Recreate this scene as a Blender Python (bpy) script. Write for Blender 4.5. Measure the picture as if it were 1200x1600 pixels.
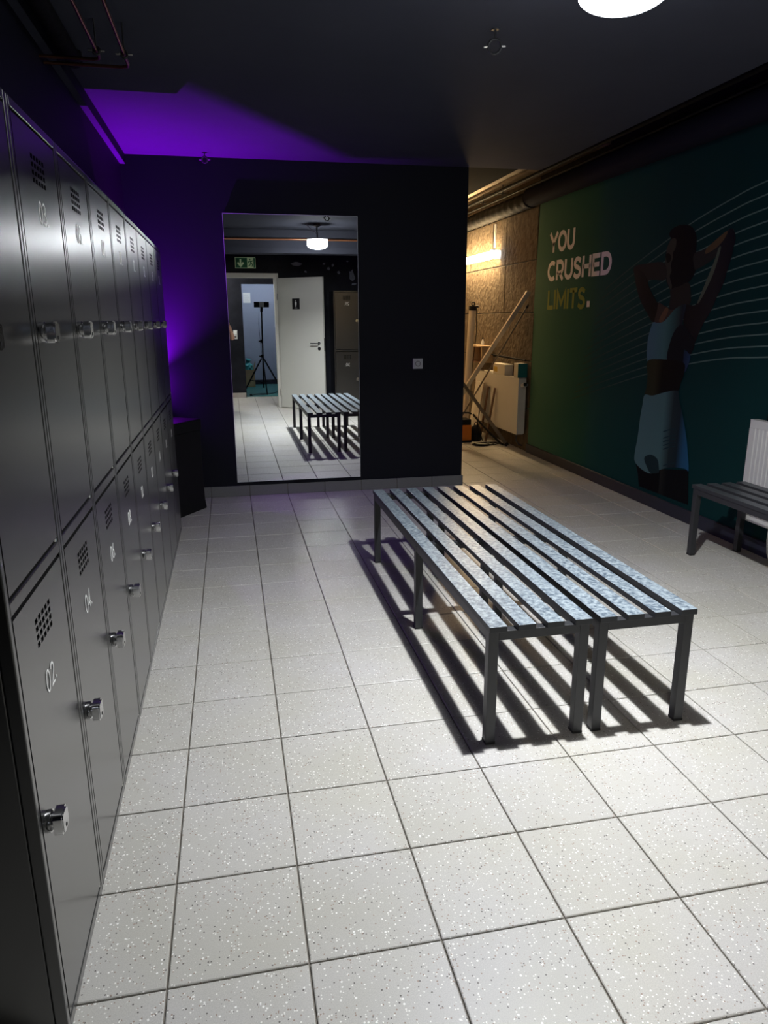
import bpy, bmesh, math, random
from mathutils import Vector, Matrix
random.seed(7)
for o in list(bpy.data.objects): bpy.data.objects.remove(o)
scene = bpy.context.scene
COL = scene.collection
R = math.radians

# ------------------------------------------------------------------ camera
cam_data = bpy.data.cameras.new('camera')
cam = bpy.data.objects.new('camera', cam_data); COL.objects.link(cam)
cam_data.sensor_fit = 'VERTICAL'; cam_data.sensor_height = 24.0
cam_data.lens = 24.0 * 1130.44 / 1600.0
cam_data.clip_start = 0.004; cam_data.clip_end = 100
CAMLOC = Vector((0.2082, -1.3017, 1.3816))
cam.matrix_world = (Matrix.Translation(CAMLOC) @ Matrix.Rotation(-0.204427, 4, 'Z')
                    @ Matrix.Rotation(math.pi/2 - 0.260840, 4, 'X') @ Matrix.Rotation(-0.003956, 4, 'Z'))
scene.camera = cam

# ------------------------------------------------------------------ world, exposure
w = bpy.data.worlds.new('world'); scene.world = w; w.use_nodes = True
w.node_tree.nodes['Background'].inputs[0].default_value = (0.5, 0.6, 0.9, 1)
w.node_tree.nodes['Background'].inputs[1].default_value = 0.003
vs = scene.view_settings
vs.view_transform = 'Standard'; vs.look = 'None'; vs.gamma = 1.0; vs.use_curve_mapping = False
vs.exposure = 0.0
scene.cycles.use_adaptive_sampling = False
scene.cycles.sample_clamp_indirect = 0.0   # keep the lamp's glint that reaches the lockers by way of the mirror
LAMP_E = 64.0         # opal rim of the round pendant over the benches: light to all sides
LAMP_DOWN_W = 49.0    # the same pendant, share sent straight down by its flat LED plate
WARM_E = 175.0         # wall batten in the passage
PURPLE_W = 560.0
SPILL_W = 12.0         # stray light of the same uplight       # violet uplight in the corner
HALL_W = 85.0         # hallway lamp behind the camera
BACK_W = 32.0         # lamp of the room beyond the hallway

# ------------------------------------------------------------------ materials
MATS = {}
def mat(name, col, rough=0.5, metal=0.0, spec=0.5, var=None, bump=None, emit=None, ior=None):
    """var=(scale, colour2, contrast)  bump=(scale, strength)"""
    m = bpy.data.materials.new(name); m.use_nodes = True
    nt = m.node_tree; N = nt.nodes; L = nt.links
    b = N['Principled BSDF']
    b.inputs['Base Color'].default_value = (*col, 1)
    b.inputs['Roughness'].default_value = rough
    b.inputs['Metallic'].default_value = metal
    b.inputs['Specular IOR Level'].default_value = spec
    geo = N.new('ShaderNodeNewGeometry')
    if var:
        n = N.new('ShaderNodeTexNoise'); n.inputs['Scale'].default_value = var[0]; n.inputs['Detail'].default_value = 6
        n.inputs['Roughness'].default_value = 0.65
        L.new(geo.outputs['Position'], n.inputs['Vector'])
        r = N.new('ShaderNodeValToRGB'); c = var[2]
        r.color_ramp.elements[0].position = 0.5 - c; r.color_ramp.elements[1].position = 0.5 + c
        r.color_ramp.elements[0].color = (*col, 1); r.color_ramp.elements[1].color = (*var[1], 1)
        L.new(n.outputs['Fac'], r.inputs['Fac']); L.new(r.outputs['Color'], b.inputs['Base Color'])
    if bump:
        n2 = N.new('ShaderNodeTexNoise'); n2.inputs['Scale'].default_value = bump[0]; n2.inputs['Detail'].default_value = 4
        L.new(geo.outputs['Position'], n2.inputs['Vector'])
        bp = N.new('ShaderNodeBump'); bp.inputs['Strength'].default_value = bump[1]; bp.inputs['Distance'].default_value = 0.01
        L.new(n2.outputs['Fac'], bp.inputs['Height']); L.new(bp.outputs['Normal'], b.inputs['Normal'])
    if ior: b.inputs['IOR'].default_value = ior
    if emit:
        b.inputs['Emission Color'].default_value = (*emit[0], 1); b.inputs['Emission Strength'].default_value = emit[1]
    MATS[name] = m
    return m

def gradient_mat(name, stops, rough=0.75, spec=0.12, axis=1):
    """print colour along a world axis, for the mural sheet with light in it: stops = [(coord, colour), ...] ascending"""
    m = bpy.data.materials.new(name); m.use_nodes = True
    nt = m.node_tree; N = nt.nodes; L = nt.links; b = N['Principled BSDF']
    b.inputs['Roughness'].default_value = rough; b.inputs['Specular IOR Level'].default_value = spec
    geo = N.new('ShaderNodeNewGeometry'); s = N.new('ShaderNodeSeparateXYZ'); L.new(geo.outputs['Position'], s.inputs[0])
    lo, hi = stops[0][0], stops[-1][0]
    mr = N.new('ShaderNodeMapRange'); mr.inputs['From Min'].default_value = lo; mr.inputs['From Max'].default_value = hi
    L.new(s.outputs[axis], mr.inputs['Value'])
    r = N.new('ShaderNodeValToRGB'); e = r.color_ramp.elements
    while len(e) < len(stops): e.new(0.5)
    for k, (p, c) in enumerate(stops):
        e[k].position = (p - lo) / (hi - lo); e[k].color = (*c, 1)
    L.new(mr.outputs[0], r.inputs['Fac']); L.new(r.outputs['Color'], b.inputs['Base Color'])
    MATS[name] = m
    return m

def terrazzo():
    m = bpy.data.materials.new('terrazzo_tile'); m.use_nodes = True
    nt = m.node_tree; N = nt.nodes; L = nt.links; b = N['Principled BSDF']
    b.inputs['Roughness'].default_value = 0.42; b.inputs['Specular IOR Level'].default_value = 0.45
    geo = N.new('ShaderNodeNewGeometry')
    big = N.new('ShaderNodeTexNoise'); big.inputs['Scale'].default_value = 2.3; big.inputs['Detail'].default_value = 5
    L.new(geo.outputs['Position'], big.inputs['Vector'])
    ramp = N.new('ShaderNodeValToRGB')
    ramp.color_ramp.elements[0].position = 0.35; ramp.color_ramp.elements[1].position = 0.68
    ramp.color_ramp.elements[0].color = (0.50, 0.485, 0.43, 1); ramp.color_ramp.elements[1].color = (0.535, 0.52, 0.50, 1)
    L.new(big.outputs['Fac'], ramp.inputs['Fac'])
    fine = N.new('ShaderNodeTexNoise'); fine.inputs['Scale'].default_value = 420; fine.inputs['Detail'].default_value = 2
    L.new(geo.outputs['Position'], fine.inputs['Vector'])
    hs = N.new('ShaderNodeHueSaturation')
    mr = N.new('ShaderNodeMapRange'); mr.inputs['From Min'].default_value = 0.25; mr.inputs['From Max'].default_value = 0.75
    mr.inputs['To Min'].default_value = 0.86; mr.inputs['To Max'].default_value = 1.12
    L.new(fine.outputs['Fac'], mr.inputs['Value'])
    oi = N.new('ShaderNodeObjectInfo')
    mo = N.new('ShaderNodeMapRange'); mo.inputs['To Min'].default_value = 0.95; mo.inputs['To Max'].default_value = 1.04
    L.new(oi.outputs['Random'], mo.inputs['Value'])
    mm = N.new('ShaderNodeMath'); mm.operation = 'MULTIPLY'
    L.new(mr.outputs[0], mm.inputs[0]); L.new(mo.outputs[0], mm.inputs[1])
    L.new(mm.outputs[0], hs.inputs['Value']); L.new(ramp.outputs['Color'], hs.inputs['Color'])
    cur = hs.outputs['Color']
    for scale, lo, hi, rad, col in ((190, 0.885, 2, 0.38, (0.86, 0.85, 0.80, 1)), (125, 0.950, 2, 0.34, (0.9, 0.89, 0.85, 1)),
                                    (165, -1, 0.06, 0.33, (0.13, 0.12, 0.11, 1)), (200, 0.94, 2, 0.4, (0.33, 0.25, 0.20, 1))):
        v = N.new('ShaderNodeTexVoronoi'); v.inputs['Scale'].default_value = scale
        L.new(geo.outputs['Position'], v.inputs['Vector'])
        s = N.new('ShaderNodeSeparateColor'); L.new(v.outputs['Color'], s.inputs[0])
        c1 = N.new('ShaderNodeMath'); c1.operation = 'GREATER_THAN' if hi > 1 else 'LESS_THAN'
        c1.inputs[1].default_value = lo if hi > 1 else hi
        L.new(s.outputs[0], c1.inputs[0])
        c2 = N.new('ShaderNodeMath'); c2.operation = 'LESS_THAN'; c2.inputs[1].default_value = rad
        L.new(v.outputs['Distance'], c2.inputs[0])
        mu = N.new('ShaderNodeMath'); mu.operation = 'MULTIPLY'
        L.new(c1.outputs[0], mu.inputs[0]); L.new(c2.outputs[0], mu.inputs[1])
        mx = N.new('ShaderNodeMix'); mx.data_type = 'RGBA'
        L.new(mu.outputs[0], mx.inputs['Factor']); L.new(cur, mx.inputs[6]); mx.inputs[7].default_value = col
        cur = mx.outputs[2]
    L.new(cur, b.inputs['Base Color'])
    MATS['terrazzo_tile'] = m
    return m

terrazzo()
mat('grout', (0.17, 0.155, 0.13), 0.9, var=(40, (0.22, 0.20, 0.17), 0.2))
mat('navy_paint', (0.0022, 0.0030, 0.0095), 0.62, spec=0.3, bump=(260, 0.12))
mat('black_paint', (0.047, 0.050, 0.066), 0.85, spec=0.05, var=(1.4, (0.056, 0.059, 0.076), 0.25), bump=(90, 0.06))
mat('hall_paint', (0.0045, 0.0055, 0.011), 0.6, spec=0.22, var=(3.0, (0.009, 0.010, 0.017), 0.06))
mat('soffit_black', (0.0035, 0.0035, 0.004), 0.9, spec=0.03)
mat('slot_paint', (0.011, 0.011, 0.021), 0.8, spec=0.06)
mat('blue_grey_paint', (0.34, 0.38, 0.50), 0.75, spec=0.2, var=(2.0, (0.38, 0.42, 0.53), 0.3))
mat('teal_floor', (0.03, 0.20, 0.19), 0.45)
mat('skirting_tile', (0.17, 0.17, 0.175), 0.5, var=(160, (0.22, 0.22, 0.22), 0.2))
mat('skirting_hall', (0.42, 0.39, 0.36), 0.55)
mat('navy_skirting', (0.022, 0.024, 0.040), 0.45, spec=0.4)
mat('concrete', (0.075, 0.057, 0.040), 0.9, spec=0.15, var=(11, (0.175, 0.138, 0.098), 0.24), bump=(22, 1.6))
mat('board_concrete', (0.22, 0.18, 0.13), 0.85, spec=0.2, var=(9, (0.46, 0.38, 0.29), 0.3), bump=(34, 0.6))
mat('joint_dark', (0.05, 0.04, 0.03), 0.9)
mat('locker_black', (0.014, 0.0143, 0.014), 0.30, spec=0.5, ior=1.5, bump=(700, 0.012))
lb = MATS['locker_black'].node_tree.nodes['Principled BSDF']
lb.inputs['Coat Weight'].default_value = 1.0; lb.inputs['Coat Roughness'].default_value = 0.27; lb.inputs['Coat IOR'].default_value = 1.42
mat('locker_recess_shade', (0.004, 0.004, 0.004), 0.8, spec=0.1)  # near-black colour stands in for shade behind door gaps and vents
mat('chrome', (0.72, 0.72, 0.72), 0.14, metal=1.0)
mat('bright_steel', (0.8, 0.8, 0.78), 0.25, metal=1.0)
mat('print_white', (0.82, 0.82, 0.80), 0.5)
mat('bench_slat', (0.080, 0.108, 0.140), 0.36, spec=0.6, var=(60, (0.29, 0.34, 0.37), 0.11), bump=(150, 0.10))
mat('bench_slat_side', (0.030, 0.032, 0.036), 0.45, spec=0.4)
mat('bench_slat_dark', (0.05, 0.056, 0.062), 0.42, spec=0.5, var=(55, (0.085, 0.095, 0.105), 0.2))
mat('bench_steel', (0.026, 0.027, 0.030), 0.40, spec=0.5)
mat('rubber', (0.01, 0.01, 0.01), 0.7)
mat('mirror_glass', (0.93, 0.95, 0.94), 0.0, metal=1.0)
mat('glass_edge', (0.55, 0.60, 0.58), 0.25, spec=0.6)
mat('socket_white', (0.62, 0.63, 0.64), 0.35)
mat('socket_dark', (0.12, 0.12, 0.125), 0.5)
mat('copper', (0.58, 0.26, 0.14), 0.30, metal=1.0, var=(20, (0.42, 0.19, 0.11), 0.3))
mat('dark_metal', (0.05, 0.05, 0.055), 0.38, metal=0.6)
mat('black_plastic', (0.006, 0.006, 0.007), 0.6, spec=0.25)
mat('dark_pipe', (0.004, 0.004, 0.0045), 0.75, spec=0.12, bump=(30, 0.35))
mat('radiator_white', (0.74, 0.73, 0.70), 0.38, var=(3, (0.69, 0.68, 0.65), 0.3))
mat('lamp_white', (0.9, 0.9, 0.92), 0.4, emit=((0.93, 0.96, 1.0), 9.0))
mat('lamp_rim', (0.9, 0.9, 0.92), 0.4, emit=((0.93, 0.96, 1.0), LAMP_E))
mat('lamp_housing', (0.55, 0.55, 0.56), 0.4)
mat('batten_glow', (1, 0.9, 0.7), 0.4, emit=((1.0, 0.70, 0.36), WARM_E))
mat('violet_glow', (0.3, 0.1, 0.8), 0.4, emit=((0.30, 0.02, 1.0), 3.0))
mat('hall_glow', (1, 1, 1), 0.4, emit=((1.0, 0.97, 0.90), 6.0))
mat('door_white', (0.72, 0.72, 0.66), 0.42, spec=0.4)
mat('frame_white', (0.66, 0.65, 0.60), 0.45)
mat('sign_green', (0.012, 0.14, 0.06), 0.5)
mat('sign_glow', (0.52, 0.62, 0.42), 0.5, emit=((0.6, 0.85, 0.45), 0.07))
mat('sign_black', (0.012, 0.013, 0.015), 0.4)
mat('paper', (0.85, 0.86, 0.84), 0.7)
mat('cardboard', (0.42, 0.29, 0.16), 0.8, var=(12, (0.5, 0.36, 0.21), 0.3))
mat('teal_plastic', (0.02, 0.30, 0.34), 0.35, var=(9, (0.10, 0.45, 0.48), 0.12))
mat('teal_card', (0.01, 0.16, 0.155), 0.5)
mat('white_card', (0.66, 0.62, 0.54), 0.6)
mat('yellow_print', (0.52, 0.36, 0.05), 0.6)
mat('aluminium', (0.62, 0.58, 0.53), 0.38, metal=0.65)
mat('grey_bar', (0.20, 0.17, 0.14), 0.5, metal=0.4)
mat('mdf', (0.40, 0.28, 0.16), 0.7)
mat('dark_wood', (0.12, 0.055, 0.03), 0.6)
mat('tube_white', (0.62, 0.55, 0.46), 0.5)
mat('orange_box', (0.55, 0.17, 0.015), 0.45)
mat('skin', (0.50, 0.27, 0.19), 0.5)
mat('black_cloth', (0.012, 0.012, 0.014), 0.85, spec=0.15)
mat('hair_dark', (0.02, 0.014, 0.01), 0.6)
mat('screen_light', (0.6, 0.65, 0.66), 0.3)

# ------------------------------------------------------------------ mesh builder
ORG = {}
class MB:
    def __init__(s): s.v = []; s.f = []
    def add(s, vs, fs):
        k = len(s.v); s.v += [Vector(q) for q in vs]; s.f += [tuple(i + k for i in f) for f in fs]; return s
    def box(s, x0, x1, y0, y1, z0, z1):
        return s.add([(x0,y0,z0),(x1,y0,z0),(x1,y1,z0),(x0,y1,z0),(x0,y0,z1),(x1,y0,z1),(x1,y1,z1),(x0,y1,z1)],
                     [(0,3,2,1),(4,5,6,7),(0,1,5,4),(1,2,6,5),(2,3,7,6),(3,0,4,7)])
    def obox(s, c, ax, ay, az):
        """oriented box: centre and three half-axis vectors"""
        c = Vector(c); ax = Vector(ax); ay = Vector(ay); az = Vector(az)
        if ax.cross(ay).dot(az) < 0: ax = -ax
        vs = [c + i*ax + j*ay + k*az for k in (-1, 1) for (i, j) in ((-1,-1),(1,-1),(1,1),(-1,1))]
        return s.add(vs, [(0,3,2,1),(4,5,6,7),(0,1,5,4),(1,2,6,5),(2,3,7,6),(3,0,4,7)])
    def bar(s, p0, p1, w, h, up=(0,0,1)):
        p0 = Vector(p0); p1 = Vector(p1); d = p1 - p0; u = d.normalized()
        side = u.cross(Vector(up)).normalized(); v = side.cross(u)
        return s.obox((p0 + p1) / 2, d / 2, side * w / 2, v * h / 2)
    def cyl(s, p0, p1, r0, r1=None, n=16, caps=True):
        r1 = r0 if r1 is None else r1
        p0 = Vector(p0); p1 = Vector(p1); u = (p1 - p0).normalized()
        a = u.orthogonal().normalized(); b = u.cross(a)
        vs = []
        for p, r in ((p0, r0), (p1, r1)):
            vs += [p + r*(math.cos(t)*a + math.sin(t)*b) for t in [2*math.pi*i/n for i in range(n)]]
        fs = [(i, (i+1) % n, n + (i+1) % n, n + i) for i in range(n)]
        if caps: fs += [tuple(range(n))[::-1], tuple(range(n, 2*n))]
        return s.add(vs, fs)
    def tube(s, pts, r, n=8):
        pts = [Vector(p) for p in pts]; rings = []
        a = None
        for i, p in enumerate(pts):
            d = (pts[min(i+1, len(pts)-1)] - pts[max(i-1, 0)]).normalized()
            a = d.orthogonal().normalized() if a is None else (a - a.dot(d)*d).normalized()
            b = d.cross(a)
            rr = r[i] if isinstance(r, (list, tuple)) else r
            rings.append([p + rr*(math.cos(t)*a + math.sin(t)*b) for t in [2*math.pi*k/n for k in range(n)]])
        vs = [q for g in rings for q in g]; fs = []
        for i in range(len(pts)-1):
            for k in range(n): fs.append((i*n+k, i*n+(k+1)%n, (i+1)*n+(k+1)%n, (i+1)*n+k))
        fs += [tuple(range(n))[::-1], tuple(range((len(pts)-1)*n, len(pts)*n))]
        return s.add(vs, fs)
    def torus(s, c, axis, R0, r, n=20, m=8):
        c = Vector(c); u = Vector(axis).normalized(); a = u.orthogonal().normalized(); b = u.cross(a)
        vs = []; fs = []
        for i in range(n):
            t = 2*math.pi*i/n; e = math.cos(t)*a + math.sin(t)*b
            for k in range(m):
                q = 2*math.pi*k/m
                vs.append(c + e*(R0 + r*math.cos(q)) + u*r*math.sin(q))
        for i in range(n):
            for k in range(m): fs.append((i*m+k, ((i+1)%n)*m+k, ((i+1)%n)*m+(k+1)%m, i*m+(k+1)%m))
        return s.add(vs, fs)
    def lathe(s, c, axis, prof, n=24):
        """prof = [(radius, height along axis)...] closed at both ends by small caps"""
        c = Vector(c); u = Vector(axis).normalized(); a = u.orthogonal().normalized(); b = u.cross(a)
        vs = []; fs = []
        for r, h in prof:
            vs += [c + u*h + r*(math.cos(2*math.pi*i/n)*a + math.sin(2*math.pi*i/n)*b) for i in range(n)]
        for j in range(len(prof)-1):
            for i in range(n): fs.append((j*n+i, j*n+(i+1)%n, (j+1)*n+(i+1)%n, (j+1)*n+i))
        fs += [tuple(range(n))[::-1], tuple(range((len(prof)-1)*n, len(prof)*n))]
        return s.add(vs, fs)
    def prism(s, poly, o, ex, ey, depth):
        """2-D polygon in the frame (o, ex, ey), extruded by the vector depth"""
        o = Vector(o); ex = Vector(ex); ey = Vector(ey); d = Vector(depth); n = len(poly)
        a = [o + ex*x + ey*y for x, y in poly]
        vs = a + [q + d for q in a]
        area = sum(poly[i][0]*poly[(i+1)%n][1] - poly[(i+1)%n][0]*poly[i][1] for i in range(n))
        flip = (area > 0) == (ex.cross(ey).dot(d) > 0)
        top = tuple(range(n, 2*n)); bot = tuple(range(n))[::-1]
        fs = [top, bot] + [(i, (i+1)%n, n+(i+1)%n, n+i) for i in range(n)]
        if not flip: fs = [f[::-1] for f in fs]
        return s.add(vs, fs)
    def ribbon(s, line, wd, o, ex, ey, depth, closed=False):
        pts = [Vector((x, y)) for x, y in line]; n = len(pts)
        lf = []; rt = []
        for i, p in enumerate(pts):
            a = pts[i-1] if (i or closed) else None
            b = pts[(i+1) % n] if (i < n-1 or closed) else None
            d1 = (p - a).normalized() if a is not None else None
            d2 = (b - p).normalized() if b is not None else None
            d1 = d1 if d1 is not None else d2; d2 = d2 if d2 is not None else d1
            n1 = Vector((-d1.y, d1.x)); n2 = Vector((-d2.y, d2.x))
            mt = n1 + n2
            mt = n1 if mt.length < 1e-4 else mt.normalized()
            k = min(1 / max(mt.dot(n1), 0.35), 2.2)
            lf.append(p + mt*wd/2*k); rt.append(p - mt*wd/2*k)
        for i in range(n if closed else n-1):
            j = (i+1) % n
            s.prism([(rt[i].x, rt[i].y), (rt[j].x, rt[j].y), (lf[j].x, lf[j].y), (lf[i].x, lf[i].y)], o, ex, ey, depth)
        return s
    def mesh(s, name, m, origin=(0,0,0)):
        me = bpy.data.meshes.new(name); og = Vector(origin)
        me.from_pydata([tuple(q - og) for q in s.v], [], s.f); me.update()
        me.materials.append(MATS[m] if isinstance(m, str) else m)
        return me
    def build(s, name, m, parent=None, bevel=0, smooth=False, origin=None, seg=2):
        if parent is not None: origin = ORG[parent.name]
        elif origin is None:
            xs = [q.x for q in s.v]; ys = [q.y for q in s.v]; zs = [q.z for q in s.v]
            origin = Vector(((min(xs)+max(xs))/2, (min(ys)+max(ys))/2, min(zs)))
        me = s.mesh(name, m, origin)
        if smooth:
            me.shade_smooth(); me.set_sharp_from_angle(angle=R(38))
        o = bpy.data.objects.new(name, me); COL.objects.link(o)
        if parent is not None: o.parent = parent
        else: o.location = origin
        ORG[o.name] = Vector(origin)
        if bevel:
            b = o.modifiers.new('bevel', 'BEVEL'); b.width = bevel; b.segments = seg; b.limit_method = 'ANGLE'; b.angle_limit = R(40)
            b.harden_normals = False
        return o
def tag(o, label, cat, group=None):
    o['label'] = label; o['category'] = cat
    if group: o['group'] = group
    return o
def thing(name, label, cat, loc=(0,0,0), rotz=0, group=None):
    o = bpy.data.objects.new(name, None); COL.objects.link(o); o.empty_display_size = 0.1
    o.location = loc; o.rotation_euler = (0, 0, rotz); ORG[o.name] = Vector(loc) if not rotz else Vector((0,0,0))
    return tag(o, label, cat, group)
def local_thing(name, label, cat, loc=(0,0,0), rotz=0, group=None):
    o = thing(name, label, cat, loc, rotz, group); ORG[o.name] = Vector((0,0,0)); return o
def struct(name, mb, m, bevel=0):
    o = mb.build(name, m, origin=(0,0,0), bevel=bevel); o['kind'] = 'structure'; return o
def copy_tree(o, parent=None):
    c = o.copy(); COL.objects.link(c); ORG[c.name] = ORG[o.name]
    if parent is not None: c.parent = parent
    for ch in list(o.children): copy_tree(ch, c)
    return c
def lamp(kind, name, loc, power, col, size, parent, **kw):
    d = bpy.data.lights.new(name, kind); d.energy = power; d.color = col
    if kind == 'AREA': d.shape = 'DISK'; d.size = size
    else: d.shadow_soft_size = size
    for k, v in kw.items(): setattr(d, k, v)
    o = bpy.data.objects.new(name, d); COL.objects.link(o)
    o.parent = parent; o.location = Vector(loc) - ORG[parent.name]
    return o

# stroke letters in a unit-high box: width, list of (polyline, closed)
def arc(cx, cy, rx, ry, a0, a1, n=10):
    return [(cx + rx*math.cos(R(a0 + (a1-a0)*i/n)), cy + ry*math.sin(R(a0 + (a1-a0)*i/n))) for i in range(n+1)]
GLYPH = {
 'Y': (0.92, [([(0.0,1.0),(0.46,0.46),(0.92,1.0)],0), ([(0.46,0.52),(0.46,0.0)],0)]),
 'O': (0.98, [(arc(0.49,0.5,0.42,0.42,0,360,24)[:-1],1)]),
 'U': (0.82, [([(0.08,1.0),(0.08,0.36)] + arc(0.41,0.36,0.33,0.28,180,360,10)[1:] + [(0.74,1.0)],0)]),
 'C': (0.86, [(arc(0.49,0.5,0.42,0.42,52,308,18),0)]),
 'R': (0.80, [([(0.09,0.0),(0.09,0.92),(0.40,0.92)] + arc(0.42,0.64,0.28,0.28,90,-90,8)[1:] + [(0.09,0.36)],0), ([(0.38,0.36),(0.72,0.0)],0)]),
 'S': (0.74, [([(0.66,0.80)] + arc(0.37,0.72,0.26,0.20,40,270,9)[0:] + arc(0.37,0.28,0.28,0.22,90,-130,9)[1:] + [(0.06,0.20)],0)]),
 'H': (0.82, [([(0.09,0.0),(0.09,1.0)],0), ([(0.73,0.0),(0.73,1.0)],0), ([(0.09,0.5),(0.73,0.5)],0)]),
 'E': (0.70, [([(0.68,0.91),(0.09,0.91),(0.09,0.09),(0.68,0.09)],0), ([(0.09,0.51),(0.62,0.51)],0)]),
 'D': (0.86, [([(0.09,0.09),(0.09,0.91),(0.40,0.91)] + arc(0.40,0.5,0.38,0.41,90,-90,12)[1:],1)]),
 'L': (0.64, [([(0.09,1.0),(0.09,0.09),(0.64,0.09)],0)]),
 'I': (0.20, [([(0.10,1.0),(0.10,0.0)],0)]),
 'M': (1.04, [([(0.09,0.0),(0.09,0.88),(0.52,0.28),(0.95,0.88),(0.95,0.0)],0)]),
 'T': (0.76, [([(0.0,0.91),(0.76,0.91)],0), ([(0.38,0.91),(0.38,0.0)],0)]),
 '0': (0.60, [(arc(0.30,0.5,0.27,0.48,0,360,20)[:-1],1)]),
 '1': (0.34, [([(0.04,0.80),(0.24,0.98),(0.24,0.0)],0)]),
 '2': (0.56, [(arc(0.27,0.72,0.24,0.26,165,-25,9) + [(0.04,0.02),(0.54,0.02)],0)]),
 '3': (0.54, [(arc(0.25,0.75,0.22,0.23,150,-90,9) + arc(0.25,0.27,0.26,0.25,90,-150,9)[1:],0)]),
 '4': (0.58, [([(0.42,0.0),(0.42,0.98),(0.03,0.28),(0.58,0.28)],0)]),
 '5': (0.54, [([(0.48,0.98),(0.12,0.98),(0.08,0.56)] + arc(0.26,0.32,0.25,0.30,110,-150,10),0)]),
 '6': (0.56, [([(0.42,0.98),(0.07,0.42)],0), (arc(0.28,0.29,0.25,0.28,0,360,16)[:-1],1)]),
 '7': (0.52, [([(0.03,0.98),(0.50,0.98),(0.18,0.0)],0)]),
 '8': (0.54, [(arc(0.27,0.75,0.20,0.23,0,360,16)[:-1],1), (arc(0.27,0.27,0.25,0.26,0,360,16)[:-1],1)]),
 '9': (0.56, [([(0.14,0.0),(0.49,0.56)],0), (arc(0.28,0.70,0.25,0.28,0,360,16)[:-1],1)]),
 '.': (0.14, [([(0.02,0.05),(0.12,0.05)],0)]),
}
def glyph(mb, ch, x, h, wd, o, ex, ey, depth, sx=1.0):
    gw, strokes = GLYPH[ch]
    for line, closed in strokes:
        mb.ribbon([(x + px*h*sx, py*h) for px, py in line], wd if ch != '.' else wd*1.4, o, ex, ey, depth, bool(closed))
    return x + gw*h*sx

# ================================================================== THE ROOM
T = 0.305
CEIL = 2.51
floor = struct('floor', MB().box(-1.2, 3.6, -6.2, 9.3, -0.14, -0.006), 'grout')
def tile_mesh():
    mb = MB(); g = 0.0024; b = 0.0022; a0, a1 = g, T - g
    vs = [(x, y, z) for z, k in ((-0.0058, 0), (-0.0016, 0), (0.0, b)) for (x, y) in ((a0+k,a0+k),(a1-k,a0+k),(a1-k,a1-k),(a0+k,a1-k))]
    fs = [(8,9,10,11)]
    for l in (0, 4):
        for i in range(4): fs.append((l+i, l+(i+1)%4, l+4+(i+1)%4, l+4+i))
    return mb.add(vs, fs)
tm = tile_mesh().mesh('tile', 'terrazzo_tile')
cells = []
inv = cam.matrix_world.inverted()
for c in range(-3, 11):
    for r in range(-11, 30):
        x, y = (c + .5)*T, (r + .5)*T
        if y > 4.65 and x < 2.0: continue
        q = inv @ Vector((x, y, 0)); vis = False
        if q.z < -0.1:
            u = 600 + 1130*q.x/-q.z; v = 800 - 1130*q.y/-q.z
            vis = -160 < u < 1360 and 600 < v < 1800 and x > -0.3
        cells.append((0 if vis else 1, q.length, c, r))
cells.sort()
rest = MB(); proto_v = [tuple(v.co) for v in tm.vertices]; proto_f = [tuple(p.vertices) for p in tm.polygons]
for k, (nv, d, c, r) in enumerate(cells):
    if k < 296 and not nv:
        o = bpy.data.objects.new('tile', tm); COL.objects.link(o); o.parent = floor
        o.location = (c*T, r*T, random.uniform(-0.0004, 0.0003))
    else:
        rest.add([(vx + c*T, vy + r*T, vz) for vx, vy, vz in proto_v], proto_f)
o = rest.build('tile_field', 'terrazzo_tile', floor); o['kind'] = 'stuff'

struct('wall_left', MB().box(-0.9, -0.70, -1.72, 4.52, -0.006, 2.9), 'navy_paint')
struct('wall_back', MB().box(-0.9, 2.095, 4.52, 9.2, -0.006, 2.9), 'navy_paint')
wall_right = struct('wall_right', MB().box(3.27, 3.50, -1.72, 9.2, -0.006, 2.9), 'navy_paint')
struct('wall_passage', MB().box(2.095, 2.100, 4.75, 9.0, 0.0, CEIL), 'board_concrete')  # thin unseen facing, made pale to bounce warm light onto the radiator
struct('wall_far', MB().box(2.095, 3.27, 9.0, 9.2, -0.006, 2.9), 'concrete')
mb = MB(); mb.box(-0.9, 0.02, -1.72, -1.60, -0.006, 2.9); mb.box(0.995, 3.27, -1.72, -1.60, -0.006, 2.9); mb.box(0.02, 0.995, -1.72, -1.60, 2.045, 2.9)
struct('wall_front', mb, 'hall_paint')
mb = MB(); mb.box(-0.7, 2.69, -1.60, 4.52, CEIL, 2.75)
struct('ceiling', mb, 'black_paint')
struct('ceiling_low', MB().box(2.095, 2.5, 4.52, 9.0, CEIL, 2.75), 'soffit_black')
struct('ceiling_slot', MB().box(2.4, 3.27, -1.60, 9.0, 2.76, 2.90), 'slot_paint')
# raw board-marked soffit of the passage: separate boards
soffit = struct('ceiling_passage', MB().box(2.5, 3.27, 4.5, 9.0, 2.735, 2.76), 'joint_dark')
for k in range(6):
    MB().box(2.505 + k*0.127, 2.505 + k*0.127 + 0.123, 4.5, 9.0, 2.712 + 0.004*(k % 2), 2.736).build('board', 'board_concrete', soffit)
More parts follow.
